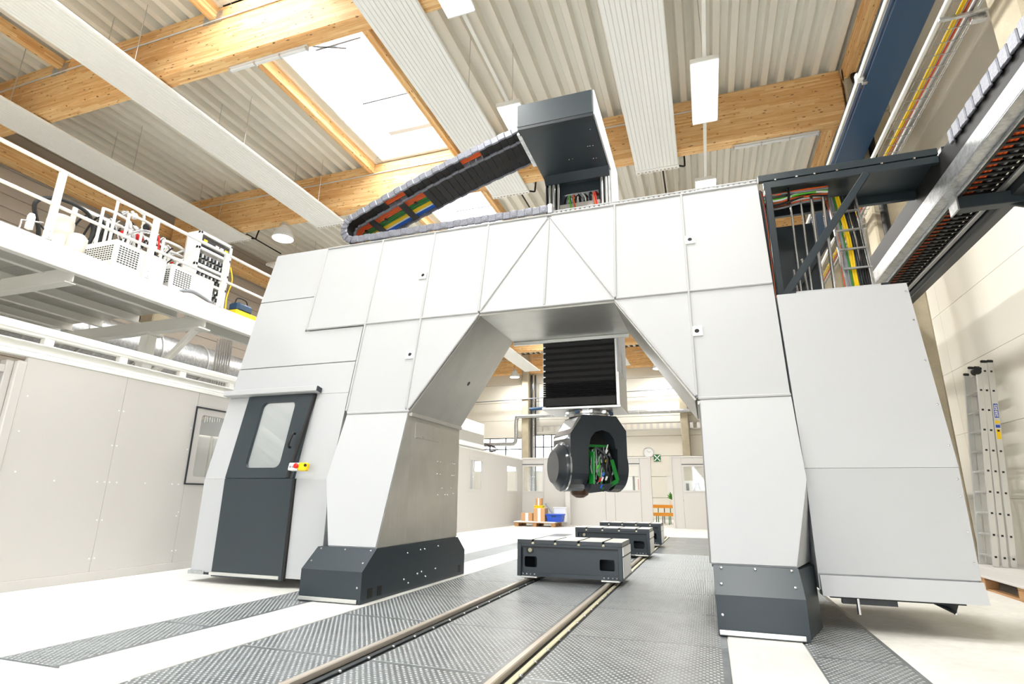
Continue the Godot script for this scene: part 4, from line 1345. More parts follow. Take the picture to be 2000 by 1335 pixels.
func build_trough() -> void:
	var t := thing("cable_trough", Vector3(2.7, 3.9, -6), "raised steel cable trough with orange cables in black chain bars, along the crane wall", "cable tray")
	var z0 := 0.6
	var z1 := -21.0
	var b := B.new()
	b.grain = 2
	b.span(Vector3(2.44, 3.95, z1), Vector3(2.575, 3.965, z0), 0.004)
	part(t, "beam_web", b, M.zinc)
	part(t, "beam_flange", B.new().span(Vector3(2.44, 3.965, z1), Vector3(2.455, 4.13, z0), 0.004), M.zinc)
	part(t, "beam_flange", B.new().span(Vector3(2.555, 3.92, z1), Vector3(2.575, 3.95, z0), 0.004), M.zinc)
	part(t, "chain_side", B.new().span(Vector3(2.575, 3.92, z1), Vector3(2.60, 4.53, z0)), M.rubber)
	part(t, "outer_strip", B.new().span(Vector3(2.93, 3.95, z1), Vector3(2.985, 3.98, z0), 0.004), M.alu)
	part(t, "outer_beam", B.new().span(Vector3(3.0, 3.86, z1), Vector3(3.13, 4.1, z0), 0.012), M.anthracite_dark)
	part(t, "cover", B.new().span(Vector3(2.6, 4.3, z1), Vector3(3.1, 4.32, z0)), M.black)
	# chain bars under the cables
	var bar := part(t, "chain_bar", B.new().span(Vector3(2.60, 3.985, -0.535), Vector3(2.94, 4.005, -0.505), 0.004), M.black)
	for i in range(1, 150): again(t, "chain_bar", bar, Vector3(0, 0, -i * 0.10))
	for q in [[2.635, M.orange], [2.672, M.orange], [2.709, M.orange], [2.745, M.orange], [2.785, M.black], [2.825, M.grey_cable], [2.865, M.black], [2.90, M.black]]:
		part(t, "cable", B.new().tube([Vector3(q[0], 4.024, z0), Vector3(q[0], 4.024, -15.6)], 0.018, 8), q[1])
	# link wall of the chain lying on top
	var link := part(t, "chain_link", B.new().span(Vector3(2.545, 4.44, -0.57), Vector3(2.575, 4.59, -0.49), 0.01), M.link)
	var link2 := part(t, "chain_link", B.new().span(Vector3(2.535, 4.42, -0.65), Vector3(2.565, 4.57, -0.57), 0.01), M.link)
	for i in range(1, 34):
		again(t, "chain_link", link, Vector3(0, 0, -i * 0.16))
		again(t, "chain_link", link2, Vector3(0, 0, -i * 0.16))
	# cantilever brackets
	for z in [-6.15]:
		var br := part(t, "bracket", B.new().span(Vector3(2.56, 3.80, z - 0.06), Vector3(4.14, 3.93, z + 0.06), 0.006), M.anthracite)
		part(br, "gusset", B.new().prism(PackedVector2Array([Vector2(3.0, 3.80), Vector2(4.13, 3.80), Vector2(4.13, 3.35)]), Vector3(0, 0, z), Vector3.RIGHT, Vector3.UP, -0.012, 0.012), M.anthracite)
		part(br, "end_plate", B.new().span(Vector3(2.54, 3.78, z - 0.09), Vector3(2.56, 3.97, z + 0.09), 0.003), M.zinc)

func build_crane_side() -> void:
	# crane runway
	var t := thing("crane_runway_beam", Vector3(2.9, 7.0, -10), "blue steel crane runway beam along the concrete columns", "beam")
	var b := B.new()
	b.span(Vector3(2.68, 7.0, Z_BACK + 0.6), Vector3(3.14, 7.03, Z_FRONT), 0.004)
	part(t, "lower_flange", b, M.blue)
	part(t, "web", B.new().span(Vector3(2.685, 7.03, Z_BACK + 0.6), Vector3(2.71, 7.36, Z_FRONT)), M.blue)
	part(t, "web", B.new().span(Vector3(3.11, 7.03, Z_BACK + 0.6), Vector3(3.135, 7.36, Z_FRONT)), M.blue)
	part(t, "upper_flange", B.new().span(Vector3(2.68, 7.36, Z_BACK + 0.6), Vector3(3.14, 7.39, Z_FRONT), 0.004), M.blue)
	part(t, "crane_rail", B.new().span(Vector3(2.88, 7.39, Z_BACK + 0.6), Vector3(2.94, 7.44, Z_FRONT)), M.rail_top)
	var c := thing("conductor_rail", Vector3(2.61, 7.08, -10), "white conductor rail clipped beside the blue crane beam", "rail")
	part(c, "rail", B.new().span(Vector3(2.575, 7.05, Z_BACK + 0.8), Vector3(2.635, 7.12, Z_FRONT), 0.015), M.steel_white)
	part(c, "contact_slot", B.new().span(Vector3(2.60, 7.045, Z_BACK + 0.8), Vector3(2.61, 7.052, Z_FRONT)), M.grey_cable)
	for z in [-4.2, -8.2, -12.2, -16.2]:
		var h := part(c, "hanger", B.new().span(Vector3(2.55, 7.02, z - 0.05), Vector3(2.66, 7.16, z + 0.05), 0.02), M.plastic_white)
		part(h, "clip", B.new().span(Vector3(2.63, 6.97, z - 0.03), Vector3(2.70, 7.02, z + 0.03), 0.005), M.zinc)
		part(h, "clip_pin", B.new().cyl(Vector3(2.64, 6.93, z - 0.06), Vector3(2.64, 7.02, z - 0.06), 0.008, 6), M.brown)
	# wire basket tray hung under the crane beam
	var w := thing("wire_basket_tray", Vector3(2.95, 6.0, -10), "galvanised wire basket cable tray with yellow and red cables, under the blue beam", "cable tray")
	part(w, "edge_profile", B.new().span(Vector3(2.73, 6.0, -20), Vector3(2.775, 6.05, 2.0), 0.006), M.steel_white)
	for q in [[2.80, 6.0], [2.87, 6.0], [2.94, 6.0], [3.01, 6.0], [3.08, 6.0], [2.79, 6.05], [3.09, 6.05]]:
		part(w, "long_wire", B.new().tube([Vector3(q[0], q[1], 2.0), Vector3(q[0], q[1], -20)], 0.004, 5), M.zinc)
	var u := B.new()
	u.tube([Vector3(2.79, 6.06, -2.0), Vector3(2.79, 5.995, -2.0), Vector3(3.09, 5.995, -2.0), Vector3(3.09, 6.06, -2.0)], 0.005, 5)
	var first := part(w, "cross_wire", u, M.zinc)
	for i in range(1, 80): again(w, "cross_wire", first, Vector3(0, 0, -i * 0.2))
	for q in [[2.90, M.yellow, 0.012], [2.925, M.yellow, 0.012], [2.95, M.red, 0.009], [2.965, M.orange, 0.009], [3.0, M.plastic_white, 0.012], [3.03, M.grey_cable, 0.012]]:
		var pts := []
		for i in 30: pts.append(Vector3(q[0] + sin(i * 1.3 + q[0] * 40) * 0.006, 6.015, 1.8 - i * 0.72))
		part(w, "cable", B.new().tube(pts, q[2], 6), q[1])
	for z in [-6.0, -10.95, -15.9]:
		var br := part(w, "tray_bracket", B.new().span(Vector3(2.72, 5.95, z - 0.02), Vector3(3.15, 5.985, z + 0.02), 0.003), M.zinc)
		part(br, "bracket_plate", B.new().span(Vector3(3.02, 5.90, z - 0.09), Vector3(3.15, 5.99, z - 0.02), 0.003), M.zinc)
	# drain pipe beside the column behind the bridge
	for z in BEAM_Z:
		if z > -6.5 or z < -12: continue
		var dp := thing("downpipe", Vector3(3.3, 0, z + 0.5), "black corrugated downpipe beside a concrete column", "pipe")
		part(dp, "pipe", B.new().tube(curve([Vector3(3.26, 9.05, z + 0.48), Vector3(3.22, 8.75, z + 0.5), Vector3(3.32, 8.3, z + 0.49), Vector3(3.3, 7.9, z + 0.49), Vector3(3.3, 4.0, z + 0.49), Vector3(3.3, 0.05, z + 0.49)], 6), 0.06, 10), M.black)
		part(dp, "clamp", B.new().lathe([[0.065, -0.02], [0.07, -0.02], [0.07, 0.02], [0.065, 0.02]], Vector3(3.3, 6.2, z + 0.49), Vector3.UP, 12), M.zinc)

func build_ladder_corner() -> void:
	# leaning aluminium ladder of three sections
	var t := thing("extension_ladder", Vector3(3.7, 0.17, -9.9), "folded aluminium extension ladder leaning on the cream wall, standing on a pallet board", "ladder")
	var z0 := -9.65
	var z1 := -10.08
	for s in 3:
		var xb := 3.575 + s * 0.098
		var xt := 3.86 + s * 0.075
		var top := 2.96 if s > 0 else 2.86
		for z in [z0, z1]:
			var rl := part(t, "side_rail", B.new().bar(Vector3(xb, 0.17, z), Vector3(xt, top, z), 0.075, 0.028, Vector3.BACK, 0.005), M.alu)
			part(rl, "rail_cap", B.new().bar(Vector3(xt, top, z), Vector3(xt + 0.004, top + 0.04, z), 0.08, 0.035, Vector3.BACK, 0.012), M.black)
		for i in 10:
			var y := 0.30 + i * 0.283 - s * 0.01
			var f := (y - 0.17) / (top - 0.17)
			if f > 0.99: continue
			var x := lerpf(xb, xt, f)
			part(t, "rung", B.new().bar(Vector3(x, y, z0 + 0.005), Vector3(x, y, z1 - 0.005), 0.03, 0.028, Vector3.UP, 0.005), M.alu)
			part(t, "rung_end", B.new().box(Vector3(x, y, z0 + 0.0155), Vector3(0.026, 0.026, 0.004)), M.black)
	part(t, "hook_roller", B.new().cyl(Vector3(3.83, 2.84, -9.62), Vector3(3.83, 2.84, -9.72), 0.05, 16), M.black)
	# label strip on the outer rail
	var up := (Vector3(4.01, 2.96, 0) - Vector3(3.771, 0.17, 0)).normalized()
	var at := func(y: float) -> Vector3: return Vector3(3.771 + (4.01 - 3.771) * (y - 0.17) / 2.79, y, z0 + 0.0145)
	var side := up.cross(Vector3.BACK)
	for q in [[2.16, 2.36, M.box_blue], [2.08, 2.12, M.yellow], [2.02, 2.06, M.box_blue], [1.86, 2.0, M.yellow]]:
		part(t, "sticker", B.new().bar(at.call(q[0]), at.call(q[1]), 0.05, 0.002, Vector3.BACK), q[2])
	lettering(t, "sticker_lettering", "ZARGES", 0.035, at.call(2.26) + Vector3(0, 0, 0.002), Basis(up, -side, Vector3.BACK), M.paper)
	# pallet with boards below it
	var p := thing("pallet", Vector3(3.55, 0, -9.3), "worn wooden pallet topped with grey boards under the aluminium ladder", "pallet")
	for i in 3:
		part(p, "deck_board", B.new().span(Vector3(3.0 + i * 0.37, 0.145, -10.35), Vector3(3.36 + i * 0.37, 0.17, -7.5), 0.004), M.office_trim)
	for z in [-7.7, -8.6, -9.3, -10.2]:
		part(p, "bearer", B.new().span(Vector3(3.02, 0.115, z - 0.06), Vector3(4.08, 0.145, z + 0.06), 0.004), M.pallet_wood)
		for x in [3.09, 3.55, 4.0]:
			part(p, "block", B.new().span(Vector3(x - 0.07, 0.022, z - 0.06), Vector3(x + 0.07, 0.115, z + 0.06), 0.006), M.pallet_wood)
	for x in [3.09, 3.55, 4.0]:
		part(p, "runner", B.new().span(Vector3(x - 0.05, 0, -10.3), Vector3(x + 0.05, 0.022, -7.6), 0.003), M.pallet_wood)
	# tool trolley beside the ladder
	var tr := thing("hose_trolley", Vector3(3.6, 0, -11.6), "dark blue trolley with hanging blue hoses and a jug on top, behind the ladder", "trolley")
	for x in [3.35, 3.95]:
		for z in [-11.9, -11.4]:
			part(tr, "post", B.new().span(Vector3(x - 0.02, 0.02, z - 0.02), Vector3(x + 0.02, 1.25, z + 0.02)), M.anthracite_dark)
	part(tr, "shelf", B.new().span(Vector3(3.32, 1.22, -11.93), Vector3(3.98, 1.3, -11.37), 0.01), M.anthracite_dark)
	part(tr, "shelf", B.new().span(Vector3(3.32, 0.1, -11.93), Vector3(3.98, 0.16, -11.37), 0.01), M.anthracite_dark)
	part(tr, "tray", B.new().span(Vector3(3.4, 1.3, -11.85), Vector3(3.85, 1.36, -11.45), 0.01), M.brown)
	for i in 5:
		var x := 3.42 + i * 0.1
		part(tr, "hose", B.new().tube(curve([Vector3(x, 1.2, -11.36), Vector3(x + 0.05, 0.8, -11.33), Vector3(x + 0.02, 0.4, -11.35), Vector3(x + 0.08, 0.25, -11.38)], 6), 0.025, 8), M.box_blue if i % 2 == 0 else M.blue)
	var jug := thing("jug", Vector3(3.55, 1.36, -11.6), "small white jug with a dark cap on the hose trolley", "jug")
	part(jug, "body", B.new().lathe([[0.0, 0.0], [0.07, 0.0], [0.075, 0.1], [0.035, 0.16], [0.03, 0.18], [0.0, 0.18]], Vector3(3.55, 1.36, -11.6), Vector3.UP, 16), M.plastic_white)
	part(jug, "cap", B.new().lathe([[0.036, 0.175], [0.036, 0.21], [0.0, 0.215]], Vector3(3.55, 1.36, -11.6), Vector3.UP, 14), M.black)

# ---------------------------------------------------------------- office run and steel platform
const XO := -6.93

func build_office() -> void:
	var w := place("wall_office", Vector3(XO, 0, -12), "pale grey office partition with riveted panels")
	# panels: [z near, z far, kind]; windows leave an opening from 1.17 to 2.17
	var cuts := [[-3.86, -5.0, 0], [-5.0, -6.1, 0], [-6.1, -7.5, 1], [-7.5, -9.4, 0], [-9.4, -11.3, 0], [-11.3, -13.2, 0], [-13.2, -15.0, 0], [-15.0, -16.15, 0], [-16.15, -17.35, 1], [-17.35, -19.6, 0], [-19.6, -20.95, 1], [-20.95, -21.5, 0]]
	var wn := 3
	for c in cuts:
		var a: float = c[0] - 0.0015
		var b: float = c[1] + 0.0015
		if c[2] == 0:
			part(w, "panel", B.new().span(Vector3(XO - 0.06, 0.1, b), Vector3(XO, 2.42, a), 0.003), M.office)
		else:
			part(w, "panel", B.new().span(Vector3(XO - 0.06, 0.1, b), Vector3(XO, 1.14, a), 0.003), M.office)
			part(w, "panel", B.new().span(Vector3(XO - 0.06, 2.2, b), Vector3(XO, 2.42, a), 0.003), M.office)
			var wi := place("window_%d" % wn, Vector3(XO, 1.14, b), "office partition window")
			wn += 1
			var oq := rounded(-a, 1.14, -b, 2.2, 0.001, 3)
			part(wi, "frame", B.new().ring(oq, rounded(-a + 0.1, 1.23, -b - 0.1, 2.11, 0.04, 3), Vector3(XO, 0, 0), Vector3.FORWARD, Vector3.UP, -0.05, 0.004), M.office_trim)
			if a > -10: part(wi, "gasket", B.new().ring(rounded(-a - 0.02, 1.12, -b + 0.02, 2.22, 0.001, 3), oq, Vector3(XO, 0, 0), Vector3.FORWARD, Vector3.UP, -0.01, 0.014), M.anthracite_dark)
			part(wi, "pane", B.new().span(Vector3(XO - 0.035, 1.22, b + 0.09), Vector3(XO - 0.029, 2.12, a - 0.09)), M.glass)
	part(w, "plinth", B.new().span(Vector3(XO - 0.07, 0, -21.5), Vector3(XO + 0.006, 0.1, -3.0), 0.004), M.office)
	part(w, "top_rail", B.new().span(Vector3(XO - 0.07, 2.42, -21.5), Vector3(XO + 0.012, 2.475, 2.0), 0.006), M.steel_white)
	# rivets on the near panels
	var rv := B.new()
	rv.lathe([[0.01, 0.0], [0.008, 0.004], [0.0, 0.005]], Vector3(XO, 1.2, -4.0), Vector3.RIGHT, 8)
	var first := part(w, "rivet", rv, M.plastic_white)
	for q in [[2.0, -3.94], [1.62, -3.94], [0.8, -3.94], [1.99, -4.97], [1.99, -5.03], [1.56, -4.97], [1.56, -5.03], [1.12, -4.97], [1.12, -5.03], [0.68, -4.97], [0.68, -5.03], [0.25, -4.97], [0.25, -5.03], [1.12, -4.4], [1.12, -4.88], [1.12, -5.12], [1.12, -5.5], [1.12, -5.9], [1.12, -6.0], [0.75, -6.07], [0.7, -6.05], [0.25, -6.07], [0.25, -6.13], [1.9, -6.05], [1.6, -6.05]]:
		again(w, "rivet", first, Vector3(0, q[0] - 1.2, q[1] + 4.0))
	# door frame with a glazed sliding door towards the viewer
	var d := place("door_1", Vector3(XO, 0, -3.2), "pale sliding office door in a deep frame")
	part(d, "jamb", B.new().span(Vector3(XO - 0.12, 0, -3.86), Vector3(XO + 0.012, 2.36, -3.77), 0.008), M.office)
	part(d, "jamb", B.new().span(Vector3(XO - 0.16, 0, -3.77), Vector3(XO - 0.05, 2.36, -3.70), 0.008), M.office_trim)
	part(d, "lintel", B.new().span(Vector3(XO - 0.2, 2.22, -3.7), Vector3(XO - 0.05, 2.3, -2.0), 0.006), M.office_trim)
	part(d, "lintel", B.new().span(Vector3(XO - 0.24, 2.05, -3.7), Vector3(XO - 0.18, 2.22, -2.0)), M.office)
	part(d, "lintel", B.new().span(Vector3(XO - 0.2, 1.99, -3.7), Vector3(XO - 0.06, 2.06, -2.0), 0.006), M.office_trim)
	part(d, "leaf", B.new().span(Vector3(XO - 0.2, 0.02, -3.68), Vector3(XO - 0.14, 1.97, -2.5), 0.02), M.office)
	for y in [1.9, 1.5, 1.1]:
		part(d, "screw", B.new().lathe([[0.012, 0.0], [0.0, 0.006]], Vector3(XO - 0.14, y, -3.62), Vector3.RIGHT, 8), M.chrome)
	# far side and floor line of the office run, so that the windows look into a room
	var iw := place("wall_office_inner", Vector3(-11.2, 0, -12), "white inner wall behind the office partition")
	part(iw, "core", B.new().span(Vector3(-11.3, 0, -21.5), Vector3(-11.2, 2.5, -3.0)), M.white_warm)
	for z in [-8.4, -13.2, -18.0]:
		part(iw, "cross_wall", B.new().span(Vector3(-11.2, 0, z - 0.05), Vector3(-7.6, 2.4, z + 0.05)), M.white_warm)
	# white lockers seen through the near window
	for i in 3:
		var lk := thing("office_locker", Vector3(-8.2, 0, -6.6 - i * 0.55), "cream steel locker behind the office window", "locker", "lockers inside the office")
		part(lk, "body", B.new().span(Vector3(-8.5, 0, -6.86 - i * 0.55), Vector3(-8.0, 1.95, -6.34 - i * 0.55), 0.01), M.panel_wall)
		part(lk, "door", B.new().span(Vector3(-8.0, 0.05, -6.84 - i * 0.55), Vector3(-7.985, 1.92, -6.36 - i * 0.55), 0.005), M.office)
	# channel frame riding above the partition
	var f := thing("channel_frame", Vector3(XO - 0.3, 2.47, -8), "cream steel channel frame with short uprights above the office partition", "frame")
	var z1 := -14.6
	part(f, "lower_channel", B.new().span(Vector3(XO - 0.06, 2.48, z1), Vector3(XO + 0.0, 2.505, 2.0), 0.006), M.steel_white)
	part(f, "lower_channel_web", B.new().span(Vector3(XO - 0.06, 2.505, z1), Vector3(XO - 0.045, 2.575, 2.0)), M.steel_white)
	part(f, "lower_channel", B.new().span(Vector3(XO - 0.06, 2.575, z1), Vector3(XO + 0.0, 2.59, 2.0), 0.004), M.steel_white)
	part(f, "upper_channel", B.new().span(Vector3(XO - 0.12, 2.67, z1), Vector3(XO - 0.02, 2.79, 2.0), 0.008), M.steel_white)
	part(f, "upper_channel_lip", B.new().span(Vector3(XO - 0.02, 2.70, z1), Vector3(XO - 0.008, 2.76, 2.0), 0.004), M.steel_white)
	for i in 11:
		var z := -1.4 - i * 0.88
		part(f, "upright", B.new().span(Vector3(XO - 0.11, 2.59, z - 0.05), Vector3(XO - 0.02, 2.67, z + 0.05), 0.006), M.steel_white)
	# partition across the hall end
	var zb := -21.5
	var bp := place("wall_partition", Vector3(-3, 0, zb), "grey office partition across the hall end")
	var segs := [[-6.93, -6.05, 1.18, 2.24], [-6.05, -5.0, 0.0, 0.0], [-5.0, -3.65, 0.0, 0.0], [-3.65, -3.3, 0.0, 0.0], [-3.3, -2.35, 1.24, 2.24], [-2.35, -1.95, 0.0, 0.0], [-1.25, -0.86, 0.0, 0.0], [-0.86, 0.6, 1.24, 2.2], [0.6, 3.0, 0.0, 0.0]]
	for s in segs:
		if s[3] == 0.0:
			part(bp, "panel", B.new().span(Vector3(s[0] + 0.004, 0, zb - 0.06), Vector3(s[1] - 0.004, 2.45, zb), 0.003), M.office)
		else:
			part(bp, "panel", B.new().span(Vector3(s[0] + 0.004, 0, zb - 0.06), Vector3(s[1] - 0.004, s[2], zb), 0.003), M.office)
			part(bp, "panel", B.new().span(Vector3(s[0] + 0.004, s[3], zb - 0.06), Vector3(s[1] - 0.004, 2.45, zb), 0.003), M.office)
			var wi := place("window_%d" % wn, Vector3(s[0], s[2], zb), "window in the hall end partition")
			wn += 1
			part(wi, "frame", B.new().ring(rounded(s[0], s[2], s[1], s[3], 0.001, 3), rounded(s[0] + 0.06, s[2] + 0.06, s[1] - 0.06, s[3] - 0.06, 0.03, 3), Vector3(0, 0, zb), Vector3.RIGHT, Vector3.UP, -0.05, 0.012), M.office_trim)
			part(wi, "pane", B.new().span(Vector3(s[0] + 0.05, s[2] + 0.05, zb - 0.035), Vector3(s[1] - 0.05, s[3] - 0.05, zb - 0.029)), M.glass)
			part(wi, "head_shade_strip", B.new().span(Vector3(s[0], s[3], zb - 0.02), Vector3(s[1], s[3] + 0.03, zb + 0.012)), M.anthracite_dark)  # dark strip paints the shadow line along the window head
	part(bp, "top_rail", B.new().span(Vector3(-6.93, 2.45, zb - 0.08), Vector3(-1.95, 2.52, zb + 0.02), 0.005), M.office)
	part(bp, "top_rail", B.new().span(Vector3(-1.25, 2.45, zb - 0.08), Vector3(3.0, 2.52, zb + 0.02), 0.005), M.office)
	for x in [-1.98, -1.22]:
		part(bp, "end_post", B.new().span(Vector3(x - 0.03, 0, zb - 0.1), Vector3(x + 0.03, 2.52, zb + 0.03), 0.005), M.office)
	var cp := place("column", Vector3(-5.0, 0, zb + 0.35), "slim steel post before the hall end partition")
	part(cp, "shaft", B.new().span(Vector3(-5.09, 0, zb + 0.27), Vector3(-4.91, 2.45, zb + 0.43), 0.006), M.office)
	part(cp, "foot_plate", B.new().span(Vector3(-5.25, 0, zb + 0.2), Vector3(-4.75, 0.03, zb + 0.5), 0.004), M.office_trim)

func build_mezzanine() -> void:
	var t := thing("steel_platform", Vector3(-9.5, 3.8, -6), "white steel platform on braced columns above the office run", "platform")
	var xf := -7.7
	var xb := -11.4
	var z1 := -13.5
	var z0 := 2.0
	part(t, "fascia", B.new().span(Vector3(xf - 0.06, 3.80, z1), Vector3(xf, 4.09, z0), 0.006), M.steel_white)
	part(t, "fascia_lip", B.new().span(Vector3(xf - 0.10, 3.785, z1), Vector3(xf + 0.015, 3.81, z0), 0.004), M.steel_white)
	part(t, "fascia", B.new().span(Vector3(xb, 3.80, -6.72), Vector3(xb + 0.06, 4.09, z0), 0.006), M.steel_white)
	part(t, "fascia", B.new().span(Vector3(-8.36, 3.80, z1), Vector3(-8.3, 4.09, -6.8), 0.006), M.steel_white)
	# the deck is full width up to the last column, a narrow walkway beyond
	var zd := -6.72
	var z := z0
	while z > z1:
		var full := z > zd + 0.1
		var ze := maxf(z - 1.09, z1)
		part(t, "deck_panel", B.new().span(Vector3(xb + 0.06 if full else -8.3, 4.03, ze + 0.004), Vector3(xf - 0.06, 4.075, z - 0.004), 0.003), M.sheet)
		part(t, "bounce_board", B.new().span(Vector3(xb + 0.06 if full else -8.3, 4.0755, ze + 0.003), Vector3(xf - 0.06, 4.0895, z - 0.003)), M.panel_wall)  # unseen pale boards added to bounce daylight up to the roof
		z -= 1.09
	for x in [-8.4, -9.3, -10.2, -11.0]:
		part(t, "joist", B.new().span(Vector3(x - 0.05, 3.90, zd), Vector3(x - 0.035, 4.03, z0)), M.steel_white)
		part(t, "joist_flange", B.new().span(Vector3(x - 0.05, 3.885, zd), Vector3(x + 0.03, 3.90, z0)), M.steel_white)
	for zz in [0.5, -2.2, -4.6, -6.72, -9.6, -12.4]:
		var xe := xb + 0.06 if zz > -7 else -8.3
		part(t, "cross_beam", B.new().span(Vector3(xe, 3.68, zz - 0.008), Vector3(xf - 0.06, 3.90, zz + 0.008)), M.steel_white)
		part(t, "cross_beam_flange", B.new().span(Vector3(xe, 3.665, zz - 0.07), Vector3(xf - 0.1, 3.68, zz + 0.07), 0.003), M.steel_white)
	for zz in [-2.2, -6.72]:
		var c := part(t, "column", B.new().span(Vector3(-9.1, 0, zz - 0.09), Vector3(-8.92, 3.63, zz + 0.09), 0.01), M.steel_white)
		part(c, "head_plate", B.new().span(Vector3(-9.17, 3.63, zz - 0.15), Vector3(-8.85, 3.665, zz + 0.15), 0.004), M.steel_white)
		var b := part(t, "brace", B.new().bar(Vector3(-8.95, 2.75, zz), Vector3(-7.95, 3.66, zz), 0.09, 0.09, Vector3.UP, 0.008), M.steel_white)
		part(b, "brace_plate", B.new().span(Vector3(-8.05, 3.64, zz - 0.12), Vector3(-7.76, 3.664, zz + 0.12), 0.003), M.steel_white)
	# railing
	var rl := thing("platform_railing", Vector3(xf - 0.03, 4.09, -5), "white steel railing with two rails along the platform edge", "railing")
	part(rl, "top_rail", B.new().span(Vector3(xf - 0.055, 5.05, z1), Vector3(xf - 0.005, 5.09, z0), 0.008), M.steel_white)
	part(rl, "middle_rail", B.new().span(Vector3(xf - 0.05, 4.56, z1), Vector3(xf - 0.01, 4.60, z0), 0.008), M.steel_white)
	for zz in [-0.1, -1.45, -2.82, -4.17, -5.53, -6.9, -8.27, -9.63]:
		var po := part(rl, "post", B.new().span(Vector3(xf - 0.065, 4.09, zz - 0.035), Vector3(xf + 0.012, 5.07, zz + 0.035), 0.006), M.steel_white)
		for y in [4.12, 4.2]:
			part(po, "bolt", B.new().lathe([[0.012, 0.0], [0.0, 0.006]], Vector3(xf + 0.012, y, zz), Vector3.RIGHT, 6), M.zinc)
	# air duct and conduits under the platform
	var d := thing("air_duct", Vector3(-12.4, 4.2, -9), "fat silver air duct behind the platform columns", "duct")
	part(d, "tube", B.new().tube([Vector3(-12.4, 4.25, -5.5), Vector3(-12.4, 4.25, -15)], 0.48, 28), M.zinc)
	for zz in [-6.1, -7.6, -8.8, -9.3, -10.6, -12.2]:
		part(d, "flange_ring", B.new().lathe([[0.48, -0.02], [0.51, -0.02], [0.51, 0.02], [0.48, 0.02]], Vector3(-12.4, 4.25, zz), Vector3.BACK, 28), M.alu)
	part(d, "stand", B.new().span(Vector3(-12.5, 0, -8.3), Vector3(-12.3, 3.78, -8.1), 0.01), M.steel_white)
	var cn := thing("conduit_bundle", Vector3(-8.6, 2.4, -8.3), "row of silver vertical conduits beside green hoses under the platform", "pipes")
	for i in 7:
		part(cn, "conduit", B.new().cyl(Vector3(-8.95 + i * 0.06, 2.3, -8.1), Vector3(-8.95 + i * 0.06, 3.95, -8.1), 0.018, 8), M.chrome)
	for i in 3:
		var x := -8.2 + i * 0.12
		part(cn, "hose", B.new().tube(curve([Vector3(x, 2.2, -8.2), Vector3(x, 2.9, -8.2), Vector3(x - 0.06, 3.1, -8.2), Vector3(x - 0.2, 3.15, -8.25), Vector3(x - 0.5, 3.1, -8.3)], 6), 0.04, 10), M.anthracite_dark if i != 1 else M.green)

